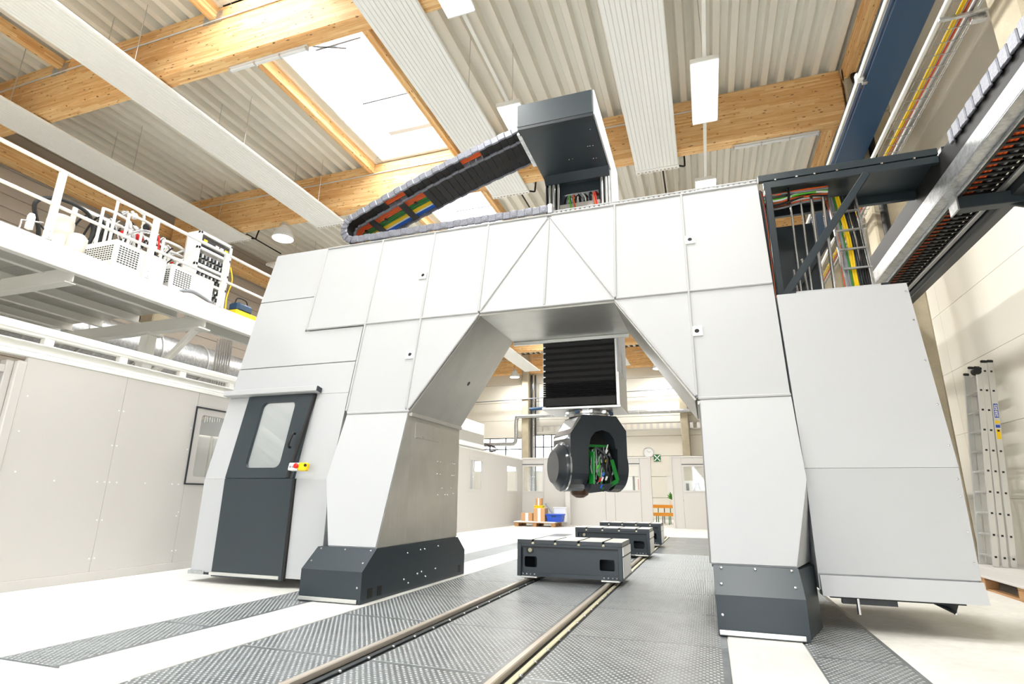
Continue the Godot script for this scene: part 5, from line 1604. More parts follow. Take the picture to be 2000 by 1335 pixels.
func build_mezzanine_equipment() -> void:
	var y0 := 4.09
	# two white cooling units with louvred ends
	for k in 2:
		var z := -5.05 - k * 0.92
		var u := thing("cooling_unit", Vector3(-8.05, y0, z - 0.4), ["white cooling unit with perforated end behind the platform railing", "white cooling unit beside the open control cabinet"][k], "machine")
		part(u, "base_board", B.new().span(Vector3(-8.6, y0, z - 0.92), Vector3(-7.78, y0 + 0.035, z + 0.04), 0.004), M.board_brown)
		part(u, "casing", B.new().span(Vector3(-8.5, y0 + 0.035, z - 0.85), Vector3(-7.82, y0 + 0.45, z - 0.02), 0.012), M.plastic_white)
		var first: MeshInstance3D = null
		for r in 7:
			for c in 12:
				var p := Vector3(-8.42 + c * 0.05, y0 + 0.14 + r * 0.035, z - 0.019)
				if first == null: first = part(u, "vent_slot", B.new().box(p, Vector3(0.03, 0.016, 0.006)), M.black)
				else: again(u, "vent_slot", first, p - Vector3(-8.42, y0 + 0.14, z - 0.019))
		var f2: MeshInstance3D = null
		for r in 8:
			for c in 7:
				var p := Vector3(-7.819, y0 + 0.12 + r * 0.035, z - 0.1 - c * 0.045)
				if f2 == null: f2 = part(u, "vent_slot", B.new().box(p, Vector3(0.006, 0.016, 0.03)), M.black)
				else: again(u, "vent_slot", f2, p - Vector3(-7.819, y0 + 0.12, z - 0.1))
	# piping skid
	var s := thing("piping_skid", Vector3(-8.6, y0, -5.6), "skid of white bent pipes, hoses and valves behind the cooling units", "machine")
	for q in [[-8.3, -5.1, 1.05], [-8.25, -5.25, 1.25], [-8.2, -5.42, 1.1], [-8.45, -5.3, 0.95], [-8.2, -6.05, 0.95], [-8.3, -6.2, 0.85], [-8.25, -6.4, 0.75]]:
		var a := Vector3(q[0], y0 + 0.45, q[1])
		part(s, "pipe", B.new().tube(curve([a, Vector3(q[0], y0 + q[2] - 0.1, q[1]), Vector3(q[0] - 0.03, y0 + q[2], q[1] - 0.05), Vector3(q[0] - 0.05, y0 + q[2] + 0.01, q[1] - 0.4), Vector3(q[0] - 0.08, y0 + q[2] - 0.1, q[1] - 0.5), Vector3(q[0] - 0.1, y0 + 0.5, q[1] - 0.52)], 5), 0.022, 8), M.plastic_white)
	var rng := RandomNumberGenerator.new()
	rng.seed = 23
	for i in 26:
		var a := Vector3(rng.randf_range(-8.7, -8.15), y0 + rng.randf_range(0.45, 1.1), rng.randf_range(-6.5, -5.2))
		var c := a + Vector3(rng.randf_range(-0.2, 0.2), rng.randf_range(-0.1, 0.25), rng.randf_range(-0.45, 0.1))
		part(s, "hose", B.new().tube(curve([a, (a + c) / 2 + Vector3(0.05, rng.randf_range(-0.05, 0.15), 0), c], 5), rng.randf_range(0.008, 0.02), 6), [M.black, M.plastic_white, M.chrome, M.black, M.plastic_white, M.red, M.chrome, M.rubber][i % 8])
	for i in 12:
		var p := Vector3(rng.randf_range(-8.7, -8.2), y0 + rng.randf_range(0.5, 1.2), rng.randf_range(-6.5, -5.3))
		part(s, "valve", B.new().lathe([[0.0, -0.06], [0.05, -0.06], [0.05, 0.0], [0.025, 0.02], [0.025, 0.06], [0.0, 0.06]], p, Vector3(rng.randf_range(-1, 1), 1, rng.randf_range(-1, 1)), 12), [M.plastic_white, M.chrome, M.black, M.red][i % 4])
	part(s, "frame", B.new().span(Vector3(-8.75, y0, -6.6), Vector3(-8.7, y0 + 1.1, -6.55)), M.steel_white)
	part(s, "frame", B.new().span(Vector3(-8.75, y0, -5.0), Vector3(-8.7, y0 + 1.1, -4.95)), M.steel_white)
	part(s, "frame", B.new().span(Vector3(-8.75, y0 + 1.05, -6.6), Vector3(-8.7, y0 + 1.1, -4.95)), M.steel_white)
	part(s, "frame", B.new().span(Vector3(-8.0, y0 + 0.4, -6.62), Vector3(-7.96, y0 + 1.0, -6.58)), M.steel_white)
	# dark cable riser and hose bundle at the back of the skid
	part(s, "cable_riser", B.new().span(Vector3(-9.15, y0, -5.75), Vector3(-8.95, y0 + 1.15, -5.5), 0.01), M.black)
	for i in 9:
		var zz := -5.0 - i * 0.17
		part(s, "hose", B.new().tube(curve([Vector3(-8.85, y0 + 0.2, zz), Vector3(-8.8, y0 + 0.75, zz - 0.05), Vector3(-8.7, y0 + 1.0 + 0.06 * (i % 3), zz - 0.15), Vector3(-8.6, y0 + 0.7, zz - 0.3), Vector3(-8.6, y0 + 0.45, zz - 0.32)], 5), 0.017, 6), [M.black, M.rubber, M.chrome][i % 3])
	# tank with pump and hose
	var tk := thing("filter_tank", Vector3(-8.8, y0, -4.9), "cream upright filter tank with a black hose loop on the platform", "tank")
	part(tk, "tank", B.new().lathe([[0.0, 0.0], [0.17, 0.0], [0.17, 0.7], [0.13, 0.78], [0.0, 0.8]], Vector3(-8.75, y0 + 0.05, -4.85), Vector3.UP, 24), M.panel_wall)
	part(tk, "pump", B.new().lathe([[0.0, 0.0], [0.11, 0.0], [0.13, 0.1], [0.13, 0.3], [0.08, 0.36], [0.0, 0.38]], Vector3(-8.55, y0 + 0.22, -5.0), Vector3.UP, 16), M.panel_wall)
	part(tk, "stand", B.new().lathe([[0.0, 0.0], [0.05, 0.0], [0.05, 0.24], [0.0, 0.24]], Vector3(-8.55, y0, -5.0), Vector3.UP, 12), M.plastic_white)
	part(tk, "hose", B.new().tube(curve([Vector3(-8.6, y0 + 0.05, -4.55), Vector3(-8.55, y0 + 0.4, -4.5), Vector3(-8.5, y0 + 0.75, -4.35), Vector3(-8.5, y0 + 0.95, -4.6), Vector3(-8.5, y0 + 0.95, -5.0), Vector3(-8.5, y0 + 0.7, -5.15), Vector3(-8.5, y0 + 0.45, -5.1)], 7), 0.028, 8), M.black)
	part(tk, "hose", B.new().tube(curve([Vector3(-8.55, y0 + 0.5, -4.5), Vector3(-8.5, y0 + 0.35, -4.62), Vector3(-8.5, y0 + 0.1, -4.75), Vector3(-8.45, y0 + 0.02, -4.95)], 6), 0.012, 6), M.black)
	part(tk, "filter_bowl", B.new().lathe([[0.0, 0.0], [0.045, 0.02], [0.045, 0.2], [0.03, 0.24], [0.0, 0.24]], Vector3(-8.4, y0 + 0.3, -4.3), Vector3.UP, 14), M.plastic_white)
	part(tk, "pipe", B.new().tube([Vector3(-8.4, y0, -4.2), Vector3(-8.4, y0 + 0.4, -4.2), Vector3(-8.4, y0 + 0.48, -4.45)], 0.014, 8), M.chrome)
	# open control cabinet with its component rows
	var c := thing("control_cabinet", Vector3(-7.95, y0, -6.75), "open white control cabinet full of black modules behind the railing", "cabinet")
	var zc0 := -6.42
	var zc1 := -7.12
	var xc := -7.86
	part(c, "frame", B.new().span(Vector3(-8.15, y0, zc0 - 0.05), Vector3(xc, y0 + 1.25, zc0), 0.006), M.plastic_white)
	part(c, "frame", B.new().span(Vector3(-8.15, y0, zc1), Vector3(xc, y0 + 1.25, zc1 + 0.05), 0.006), M.plastic_white)
	for y in [0.0, 0.92, 0.62, 0.35, 1.2]:
		part(c, "shelf_rail", B.new().span(Vector3(xc - 0.06, y0 + y, zc1), Vector3(xc, y0 + y + 0.05, zc0), 0.004), M.plastic_white)
	part(c, "back_sheet", B.new().span(Vector3(-8.17, y0, zc1), Vector3(-8.15, y0 + 1.25, zc0)), M.wall_grey)
	part(c, "top_module", B.new().span(Vector3(xc - 0.12, y0 + 1.0, zc1 + 0.06), Vector3(xc - 0.02, y0 + 1.18, zc0 - 0.06), 0.004), M.black)
	for q in [[0.82, 15, 0.06], [0.72, 15, 0.06], [0.56, 14, 0.05], [0.49, 14, 0.04], [0.42, 14, 0.05], [0.28, 14, 0.045], [0.21, 14, 0.04], [0.14, 14, 0.045]]:
		for i in q[1]:
			var z: float = zc1 + 0.09 + i * 0.56 / q[1]
			part(c, "module", B.new().box(Vector3(xc - 0.04, y0 + q[0], z), Vector3(0.07, q[2], 0.026), 0.003), [M.black, M.grey_cable, M.black, M.plastic_white][(i + int(q[0] * 100)) % 4])
	for q in [[1.05, 0.0, M.yellow], [1.05, 0.1, M.panel_wall], [1.05, 0.2, M.panel_wall], [1.02, 0.35, M.cable_blue], [1.06, 0.45, M.yellow]]:
		part(c, "module", B.new().box(Vector3(xc - 0.015, y0 + q[0] + 0.04, zc1 + 0.12 + q[1]), Vector3(0.02, 0.05, 0.07), 0.003), q[2])
	part(c, "red_switch", B.new().box(Vector3(xc - 0.02, y0 + 0.44, zc0 - 0.2), Vector3(0.05, 0.04, 0.05), 0.004), M.red)
	for i in 12:
		var z := zc1 + 0.08 + i * 0.03
		part(c, "cable", B.new().tube(curve([Vector3(xc - 0.02, y0 + 0.14, z), Vector3(xc, y0 + 0.06, z), Vector3(xc - 0.02, y0, z + 0.01)], 4), 0.007, 5), M.plastic_white)
	part(c, "cable", B.new().tube(curve([Vector3(xc, y0 + 0.85, zc1 - 0.01), Vector3(xc + 0.03, y0 + 0.6, zc1 - 0.06), Vector3(xc, y0 + 0.3, zc1 - 0.03), Vector3(xc + 0.02, y0 + 0.05, zc1 - 0.02)], 6), 0.012, 6), M.yellow)
	part(c, "corrugated_hose", B.new().tube(curve([Vector3(-7.84, y0 + 0.05, -6.2), Vector3(-7.82, y0 + 0.12, -6.4), Vector3(-7.82, y0 + 0.1, -6.6), Vector3(-7.84, y0 + 0.06, -6.8)], 6), 0.03, 8), M.grey_cable)
	# small control box at the far end of the railing
	var sb := thing("switch_cabinet", Vector3(-7.85, y0, -3.2), "white switch cabinet with green wiring at the platform railing", "cabinet")
	part(sb, "casing", B.new().span(Vector3(-8.1, y0 + 0.85, -3.42), Vector3(-7.8, y0 + 1.25, -2.9), 0.01), M.plastic_white)
	part(sb, "component", B.new().box(Vector3(-7.79, y0 + 1.08, -3.2), Vector3(0.03, 0.14, 0.2), 0.005), M.black)
	part(sb, "component", B.new().box(Vector3(-7.775, y0 + 1.05, -3.25), Vector3(0.02, 0.04, 0.05), 0.004), M.lime)
	part(sb, "stand", B.new().span(Vector3(-8.0, y0, -3.2), Vector3(-7.95, y0 + 0.85, -3.1)), M.steel_white)
	# tool bag
	var bag := thing("tool_bag", Vector3(-8.0, y0, -7.6), "blue tool bag on a yellow case at the end of the platform", "bag")
	part(bag, "case", B.new().span(Vector3(-8.15, y0, -7.85), Vector3(-7.8, y0 + 0.13, -7.35), 0.02), M.yellow)
	part(bag, "bag", B.new().span(Vector3(-8.1, y0 + 0.13, -7.78), Vector3(-7.85, y0 + 0.3, -7.42), 0.04), M.blue)
	part(bag, "handle", B.new().tube(curve([Vector3(-7.97, y0 + 0.29, -7.45), Vector3(-7.97, y0 + 0.4, -7.5), Vector3(-7.97, y0 + 0.4, -7.7), Vector3(-7.97, y0 + 0.29, -7.75)], 5), 0.012, 6), M.black)

# ---------------------------------------------------------------- machining tables
func build_tables() -> void:
	var w := 1.30
	var cx := -1.665
	var x0 := cx - w / 2
	var x1 := cx + w / 2
	var zf := -7.0
	var t := thing("clamping_table", Vector3(cx, 0.05, zf - 0.35), "dark slotted clamping table on the rails, first beneath the milling head", "table", "clamping tables on the guide rails")
	var dp := 0.68
	# top plates between the clamping slots
	var cuts := [0.0, 0.155, 0.375, 0.60, 0.83, 1.0]
	for i in 5:
		var a: float = x0 + w * cuts[i] + (0.012 if i else 0.0)
		var c: float = x0 + w * cuts[i + 1] - (0.012 if i < 4 else 0.0)
		var pl := part(t, "top_plate", B.new().span(Vector3(a, 0.445, zf - dp), Vector3(c, 0.495, zf), 0.003), M.anthracite_dark)
		part(pl, "ground_face", B.new().span(Vector3(a + 0.003, 0.495, zf - dp + 0.003), Vector3(c - 0.003, 0.498, zf - 0.003)), M.alu)
		if i < 4:
			part(t, "slot_key", B.new().box(Vector3(x0 + w * cuts[i + 1], 0.452, zf - 0.03), Vector3(0.04, 0.03, 0.06), 0.006), M.rail_bed)
	part(t, "slot_bed", B.new().span(Vector3(x0 + 0.01, 0.40, zf - dp), Vector3(x1 - 0.01, 0.448, zf - 0.01)), M.black)
	# recessed front with two openings
	var body := B.new()
	body.span(Vector3(x0, 0.07, zf - dp), Vector3(x0 + 0.05, 0.445, zf), 0.003)
	body.span(Vector3(x1 - 0.05, 0.07, zf - dp), Vector3(x1, 0.445, zf), 0.003)
	body.span(Vector3(x0 + 0.05, 0.42, zf - dp), Vector3(x1 - 0.05, 0.445, zf))
	body.span(Vector3(x0 + 0.05, 0.07, zf - dp + 0.03), Vector3(x1 - 0.05, 0.115, zf - 0.03))
	body.span(Vector3(x0 + 0.05, 0.10, zf - dp + 0.05), Vector3(x1 - 0.05, 0.42, zf - dp + 0.08))
	part(t, "casting", body, M.anthracite)
	var y0 := 0.115
	var y1 := 0.42
	for s in 2:
		var ox := x0 + 0.05 if s == 0 else x1 - 0.05 - 0.36
		part(t, "front_web", B.new().ring(rounded(ox, y0, ox + 0.36, y1, 0.001, 4), rounded(ox + (0.03 if s == 0 else 0.13), 0.17, ox + (0.19 if s == 0 else 0.31), 0.295, 0.02, 4), Vector3(0, 0, zf - 0.05), Vector3.RIGHT, Vector3.UP, -0.02, 0.0), M.anthracite)
	part(t, "front_web", B.new().span(Vector3(x0 + 0.41, y0, zf - 0.07), Vector3(x1 - 0.41, y1, zf - 0.05)), M.anthracite)
	var sk := B.new()
	sk.lathe([[0.024, 0.0], [0.045, 0.0], [0.045, 0.016], [0.03, 0.018], [0.024, 0.0]], Vector3(x0 + 0.15, 0.37, zf - 0.05), Vector3.BACK, 20)
	part(t, "socket_ring", sk, M.anthracite_dark)
	part(t, "socket", B.new().lathe([[0.026, 0.004], [0.014, 0.006], [0.0, 0.006]], Vector3(x0 + 0.15, 0.37, zf - 0.05), Vector3.BACK, 16), M.rail_bed)
	# ground side with steps
	part(t, "side_face", B.new().span(Vector3(x1, 0.10, zf - dp + 0.01), Vector3(x1 + 0.01, 0.33, zf - 0.01), 0.003), M.alu)
	part(t, "side_face", B.new().span(Vector3(x1, 0.345, zf - dp + 0.01), Vector3(x1 + 0.014, 0.44, zf - 0.01), 0.003), M.alu)
	# carriages on the rails
	for rx in [-2.17, -1.165]:
		part(t, "carriage", B.new().span(Vector3(rx - 0.11, 0.052, zf - dp + 0.04), Vector3(rx + 0.11, 0.072, zf - 0.005), 0.004), M.alu)
		part(t, "carriage_block", B.new().span(Vector3(rx - 0.06, 0.045, zf - 0.16), Vector3(rx + 0.05, 0.054, zf - 0.02), 0.004), M.anthracite_dark)
		for i in 4:
			part(t, "carriage_bolt", B.new().cyl(Vector3(rx - 0.075 + i * 0.05, 0.09, zf - 0.02), Vector3(rx - 0.075 + i * 0.05, 0.104, zf - 0.02), 0.012, 8), M.chrome)
	copy(t, "clamping_table", Vector3(cx, 0.05, zf - 0.35 - 3.3), "dark slotted clamping table on the rails, middle of the three")
	copy(t, "clamping_table", Vector3(cx, 0.05, zf - 0.35 - 5.75), "dark slotted clamping table on the rails, last one towards the partition")

# ---------------------------------------------------------------- far end of the hall
func build_far_end() -> void:
	# pallet with parcels
	var px := -5.95
	var pz := -20.4
	var p := thing("pallet", Vector3(px, 0, pz), "wooden euro pallet covered with a white sheet at the partition corner", "pallet")
	for i in 5:
		part(p, "deck_board", B.new().span(Vector3(px - 0.75, 0.115, pz - 0.5 + i * 0.21), Vector3(px + 0.75, 0.14, pz - 0.36 + i * 0.21), 0.003), M.pallet_wood)
	for x in [-0.68, 0.0, 0.68]:
		part(p, "runner", B.new().span(Vector3(px + x - 0.06, 0.0, pz - 0.5), Vector3(px + x + 0.06, 0.022, pz + 0.5), 0.003), M.pallet_wood)
		part(p, "stringer_board", B.new().span(Vector3(px + x - 0.07, 0.095, pz - 0.5), Vector3(px + x + 0.07, 0.115, pz + 0.5), 0.003), M.pallet_wood)
		for z in [-0.43, 0.0, 0.43]:
			part(p, "block", B.new().span(Vector3(px + x - 0.07, 0.022, pz + z - 0.07), Vector3(px + x + 0.07, 0.095, pz + z + 0.07), 0.004), M.pallet_wood)
	var sh := B.new()
	sh.span(Vector3(px - 0.78, 0.14, pz - 0.5), Vector3(px + 0.74, 0.17, pz + 0.5), 0.01)
	single("packing_sheet", Vector3(px, 0.14, pz), sh, M.paper, "white packing sheet lying on the euro pallet", "sheet")
	var items := [["carton", [-0.41, 0.17, -0.1, 0.42, 0.28, 0.4], "low brown carton with white tape on the pallet"], ["carton", [0.13, 0.17, 0.13, 0.42, 0.46, 0.45], "large plain brown carton on the pallet"], ["carton", [-0.04, 0.716, -0.28, 0.22, 0.26, 0.22], "small brown carton on top of the yellow box"]]
	for it in items:
		var q: Array = it[1]
		var c := Vector3(px + q[0], q[1] + q[4] / 2, pz + q[2])
		var th := thing(it[0], Vector3(c.x, q[1], c.z), it[2], "box")
		part(th, "body", B.new().box(c, Vector3(q[3], q[4], q[5]), 0.006), M.card)
		part(th, "tape", B.new().box(c + Vector3(0, 0, q[5] / 2 + 0.002), Vector3(q[3] * 0.25, q[4] * 0.98, 0.002)), M.paper)
	var yb := thing("crate", Vector3(px - 0.02, 0.17, pz - 0.28), "yellow plastic box between the cartons on the pallet", "box")
	part(yb, "body", B.new().box(Vector3(px - 0.04, 0.44, pz - 0.28), Vector3(0.32, 0.54, 0.3), 0.01), M.box_yellow)
	part(yb, "lid", B.new().box(Vector3(px - 0.04, 0.70, pz - 0.28), Vector3(0.35, 0.03, 0.33), 0.008), M.box_yellow)
	var bb := thing("crate", Vector3(px + 0.68, 0.14, pz + 0.1), "blue plastic crate at the end of the pallet", "box")
	part(bb, "body", B.new().hexa([Vector3(px + 0.42, 0.172, pz - 0.12), Vector3(px + 0.92, 0.172, pz - 0.12), Vector3(px + 0.92, 0.172, pz + 0.3), Vector3(px + 0.42, 0.172, pz + 0.3), Vector3(px + 0.38, 0.42, pz - 0.15), Vector3(px + 0.96, 0.42, pz - 0.15), Vector3(px + 0.96, 0.42, pz + 0.33), Vector3(px + 0.38, 0.42, pz + 0.33)]), M.box_blue)
	part(bb, "rim", B.new().box(Vector3(px + 0.67, 0.42, pz + 0.09), Vector3(0.62, 0.04, 0.52), 0.008), M.box_blue)
	part(bb, "grip_hole", B.new().box(Vector3(px + 0.67, 0.36, pz + 0.326), Vector3(0.18, 0.05, 0.02), 0.005), M.blue)
	var wb := thing("crate", Vector3(px + 0.8, 0.14, pz - 0.35), "white plastic tub behind the blue crate", "box")
	part(wb, "body", B.new().box(Vector3(px + 0.75, 0.40, pz - 0.35), Vector3(0.45, 0.52, 0.3), 0.02), M.plastic_white)
	part(wb, "rim", B.new().box(Vector3(px + 0.75, 0.65, pz - 0.35), Vector3(0.49, 0.03, 0.34), 0.006), M.plastic_white)
	var st := thing("metal_profiles", Vector3(px + 0.5, 0.4, pz), "grey metal profile leaning out of the blue crate", "profile")
	part(st, "profile", B.new().bar(Vector3(px + 0.62, 0.40, pz + 0.1), Vector3(px + 0.28, 0.78, pz - 0.05), 0.1, 0.04, Vector3.UP, 0.005), M.grey_cable)
	# units on the office roof edge
	var ac := thing("roof_unit", Vector3(-7.3, 2.5, -16.2), "white ventilation box on the office roof with silver elbow", "machine")
	part(ac, "housing", B.new().span(Vector3(-7.75, 2.5, -17.4), Vector3(-6.95, 3.35, -15.3), 0.02), M.plastic_white)
	part(ac, "front_profile", B.new().span(Vector3(-6.95, 2.62, -17.2), Vector3(-6.88, 2.98, -14.4), 0.02), M.alu)
	part(ac, "front_ledge", B.new().span(Vector3(-6.95, 2.5, -17.2), Vector3(-6.86, 2.62, -14.4), 0.008), M.steel_white)
	part(ac, "elbow_duct", B.new().tube(curve([Vector3(-7.3, 3.3, -15.9), Vector3(-7.3, 3.65, -15.9), Vector3(-7.38, 3.85, -15.9), Vector3(-7.55, 3.95, -15.9), Vector3(-7.75, 3.95, -15.9)], 6), 0.14, 16), M.chrome)
	part(ac, "warning_cap", B.new().box(Vector3(-7.72, 4.12, -15.9), Vector3(0.12, 0.08, 0.12), 0.01), M.orange)
	var wr := thing("cable_coil", Vector3(-7.1, 2.5, -18.3), "tangle of dark cables on the office roof edge", "cable")
	for i in 6:
		part(wr, "cable", B.new().tube(curve([Vector3(-7.2, 2.5, -17.6 - i * 0.1), Vector3(-7.1, 2.75, -17.8 - i * 0.12), Vector3(-7.0, 2.62, -18.1 - i * 0.15), Vector3(-7.2, 2.52, -18.6)], 5), 0.014, 6), [M.black, M.brown, M.black][i % 3])
	# pipes and cable ladder on the end wall
	var zb := Z_BACK + 0.55
	var pi := thing("wall_pipe", Vector3(-5, 5.1, zb), "lagged silver pipe stepping along the end wall", "pipe")
	part(pi, "pipe", B.new().tube(curve([Vector3(-14, 3.9, zb), Vector3(-10.6, 3.9, zb), Vector3(-10.2, 3.95, zb), Vector3(-10.1, 4.3, zb), Vector3(-10.1, 5.1, zb), Vector3(-10.0, 5.4, zb), Vector3(-9.6, 5.45, zb), Vector3(-4, 5.45, zb), Vector3(3.0, 5.45, zb)], 6), 0.11, 12), M.zinc)
	for x in [-8.0, -6.4, -4.8, -3.2, -1.6, 0.0]:
		part(pi, "pipe_clamp", B.new().lathe([[0.11, -0.03], [0.125, -0.03], [0.125, 0.03], [0.11, 0.03]], Vector3(x, 5.45, zb), Vector3.RIGHT, 12), M.alu)
	var hp := thing("wall_pipe", Vector3(-5, 6.0, zb), "dark blue pipe on the end wall beside the concrete column", "pipe")
	part(hp, "pipe", B.new().tube([Vector3(-9.3, 5.85, zb), Vector3(-7.0, 5.9, zb)], 0.09, 10), M.blue)
	var vp := thing("riser_pipes", Vector3(-9.2, 0, zb), "dark riser pipes beside the concrete wind column", "pipe")
	for i in 3:
		part(vp, "riser", B.new().cyl(Vector3(-9.3 + i * 0.12, 0, zb - 0.36), Vector3(-9.3 + i * 0.12, 7.9, zb - 0.36), 0.045, 8), M.anthracite_dark if i != 1 else M.chrome)
	var cl := thing("cable_ladder", Vector3(-3, 4.75, zb), "flat galvanised cable ladder on the end wall below the pipe", "cable tray")
	for y in [4.55, 4.9]:
		part(cl, "rail", B.new().span(Vector3(-8.9, y - 0.03, zb - 0.3), Vector3(3.0, y + 0.03, zb - 0.25)), M.office_trim)
	for i in 34:
		part(cl, "rung", B.new().span(Vector3(-8.8 + i * 0.34, 4.58, zb - 0.3), Vector3(-8.65 + i * 0.34, 4.87, zb - 0.27)), M.alu)
	var wires := thing("wall_cable", Vector3(-5, 6.6, zb), "thin cable strung across the end wall", "cable")
	part(wires, "cable", B.new().tube([Vector3(-14, 6.35, zb), Vector3(3.0, 6.75, zb)], 0.03, 6), M.grey_cable)
	# clock and rescue sign
	var ck := thing("wall_clock", Vector3(-2.75, 3.35, Z_BACK), "round white clock on the end wall", "clock")
	part(ck, "rim", B.new().lathe([[0.25, 0.0], [0.28, 0.0], [0.28, 0.06], [0.25, 0.06]], Vector3(-2.85, 3.38, Z_BACK), Vector3.BACK, 28), M.office_trim)
	part(ck, "dial", B.new().lathe([[0.25, 0.03], [0.0, 0.03]], Vector3(-2.85, 3.38, Z_BACK), Vector3.BACK, 28), M.paper)
	part(ck, "hand", B.new().bar(Vector3(-2.85, 3.38, Z_BACK + 0.04), Vector3(-2.72, 3.42, Z_BACK + 0.04), 0.02, 0.006), M.ink)
	part(ck, "hand", B.new().bar(Vector3(-2.85, 3.38, Z_BACK + 0.04), Vector3(-2.92, 3.50, Z_BACK + 0.04), 0.02, 0.006), M.ink)
	var sg := thing("rescue_sign", Vector3(-2.45, 3.0, Z_BACK), "small green rescue sign with white arrows on the end wall", "sign")
	var sx := -2.42
	var sy := 3.08
	part(sg, "plate", B.new().box(Vector3(sx, sy, Z_BACK + 0.02), Vector3(0.36, 0.36, 0.02), 0.004), M.sign_green)
	for a in 4:
		var d := Vector3(1 if a % 2 else -1, 1 if a < 2 else -1, 0)
		part(sg, "arrow", B.new().bar(Vector3(sx, sy, Z_BACK + 0.032) + d * 0.15, Vector3(sx, sy, Z_BACK + 0.032) + d * 0.04, 0.05, 0.004, Vector3.BACK), M.paper)
	part(sg, "arrow", B.new().box(Vector3(sx, sy, Z_BACK + 0.033), Vector3(0.07, 0.07, 0.004)), M.paper)
	# beer tables behind the gap in the partition
	for k in 2:
		var z := -25.6 + k * 1.1
		var tb := thing("bench_table" if k == 0 else "bench", Vector3(-1.9, 0, z), ["long orange folding table behind the partition gap", "long orange bench before the folding table"][k], ["table", "bench"][k])
		var h: float = [0.76, 0.46][k]
		var wd: float = [0.5, 0.26][k]
		part(tb, "top", B.new().span(Vector3(-3.2, h - 0.04, z - wd / 2), Vector3(-0.9, h, z + wd / 2), 0.006), M.bench)
		part(tb, "apron", B.new().span(Vector3(-3.2, h - 0.13, z + wd / 2 - 0.02), Vector3(-0.9, h - 0.04, z + wd / 2 + 0.002), 0.004), M.bench)
		for x in [-2.9, -2.55, -2.1, -1.85, -1.6, -1.2]:
			part(tb, "leg", B.new().bar(Vector3(x, 0, z + wd * 0.35), Vector3(x + 0.02, h - 0.04, z + wd * 0.3), 0.05, 0.03), M.sign_green if int(x * 100) % 2 == 0 else M.black)
	var pt := thing("potted_plant", Vector3(-1.45, 0.76, -25.5), "leafy green plant in a white pot on the orange table", "plant")
	part(pt, "pot", B.new().lathe([[0.0, 0.0], [0.09, 0.0], [0.12, 0.2], [0.0, 0.2]], Vector3(-1.45, 0.76, -25.5), Vector3.UP, 16), M.plastic_white)
	var rng := RandomNumberGenerator.new()
	rng.seed = 3
	for i in 26:
		var a := rng.randf() * TAU
		var e := Vector3(cos(a) * rng.randf_range(0.08, 0.24), rng.randf_range(0.12, 0.34), sin(a) * rng.randf_range(0.08, 0.24))
		var o := Vector3(-1.45, 0.95, -25.5)
		part(pt, "leaf", B.new().hexa([o, o + Vector3(0.02, 0, 0), o + e * 0.6 + Vector3(0.05, 0.01, 0.03), o + e * 0.6 + Vector3(-0.05, 0.01, -0.03), o + Vector3(0, 0.005, 0), o + Vector3(0.02, 0.005, 0), o + e + Vector3(0.01, 0.015, 0), o + e + Vector3(-0.01, 0.015, 0)]), M.leaf)
	var pn := thing("roll_banner", Vector3(-1.5, 0, -27), "white hanging cloth behind the plant", "banner")
	part(pn, "cloth", B.new().span(Vector3(-1.75, 1.0, -27.02), Vector3(-1.2, 2.0, -27.0), 0.004), M.paper)
	part(pn, "stand", B.new().span(Vector3(-1.5, 0, -27.04), Vector3(-1.46, 2.0, -27.02)), M.alu)
	var wbn := thing("poster_banner", Vector3(-0.2, 1.0, -24), "white banner with thin dark letters behind the partition window", "banner")
	part(wbn, "cloth", B.new().span(Vector3(-1.0, 0.6, -24.02), Vector3(0.8, 1.72, -24.0), 0.004), M.paper)
	lettering(wbn, "lettering", "JAG", 0.55, Vector3(-0.25, 1.33, -23.995), Basis.IDENTITY, M.ink)
	part(wbn, "triangle_mark", B.new().prism(PackedVector2Array([Vector2(-0.36, 1.14), Vector2(-0.16, 1.14), Vector2(-0.26, 1.32)]), Vector3(0, 0, -23.99), Vector3.RIGHT, Vector3.UP, 0, 0.006), M.sign_green)
	part(wbn, "frame", B.new().span(Vector3(-1.0, 0, -24.06), Vector3(-0.96, 1.72, -24.02)), M.alu)
	part(wbn, "frame", B.new().span(Vector3(0.76, 0, -24.06), Vector3(0.8, 1.72, -24.02)), M.alu)
	# posters behind the middle window
	var wp := thing("notice_board", Vector3(-3.0, 0, -24), "white notice panel beside an orange folder rack behind the partition", "board")
	part(wp, "sheet", B.new().span(Vector3(-3.55, 0.7, -24.03), Vector3(-2.95, 1.85, -24.0), 0.004), M.paper)
	part(wp, "frame", B.new().span(Vector3(-2.93, 0, -24.05), Vector3(-2.85, 1.9, -24.0), 0.004), M.anthracite_dark)
	part(wp, "folder", B.new().span(Vector3(-2.72, 1.3, -24.05), Vector3(-2.55, 1.78, -23.95), 0.006), M.orange)
	part(wp, "rack", B.new().span(Vector3(-2.76, 0, -24.15), Vector3(-2.5, 1.3, -23.95), 0.006), M.office_trim)

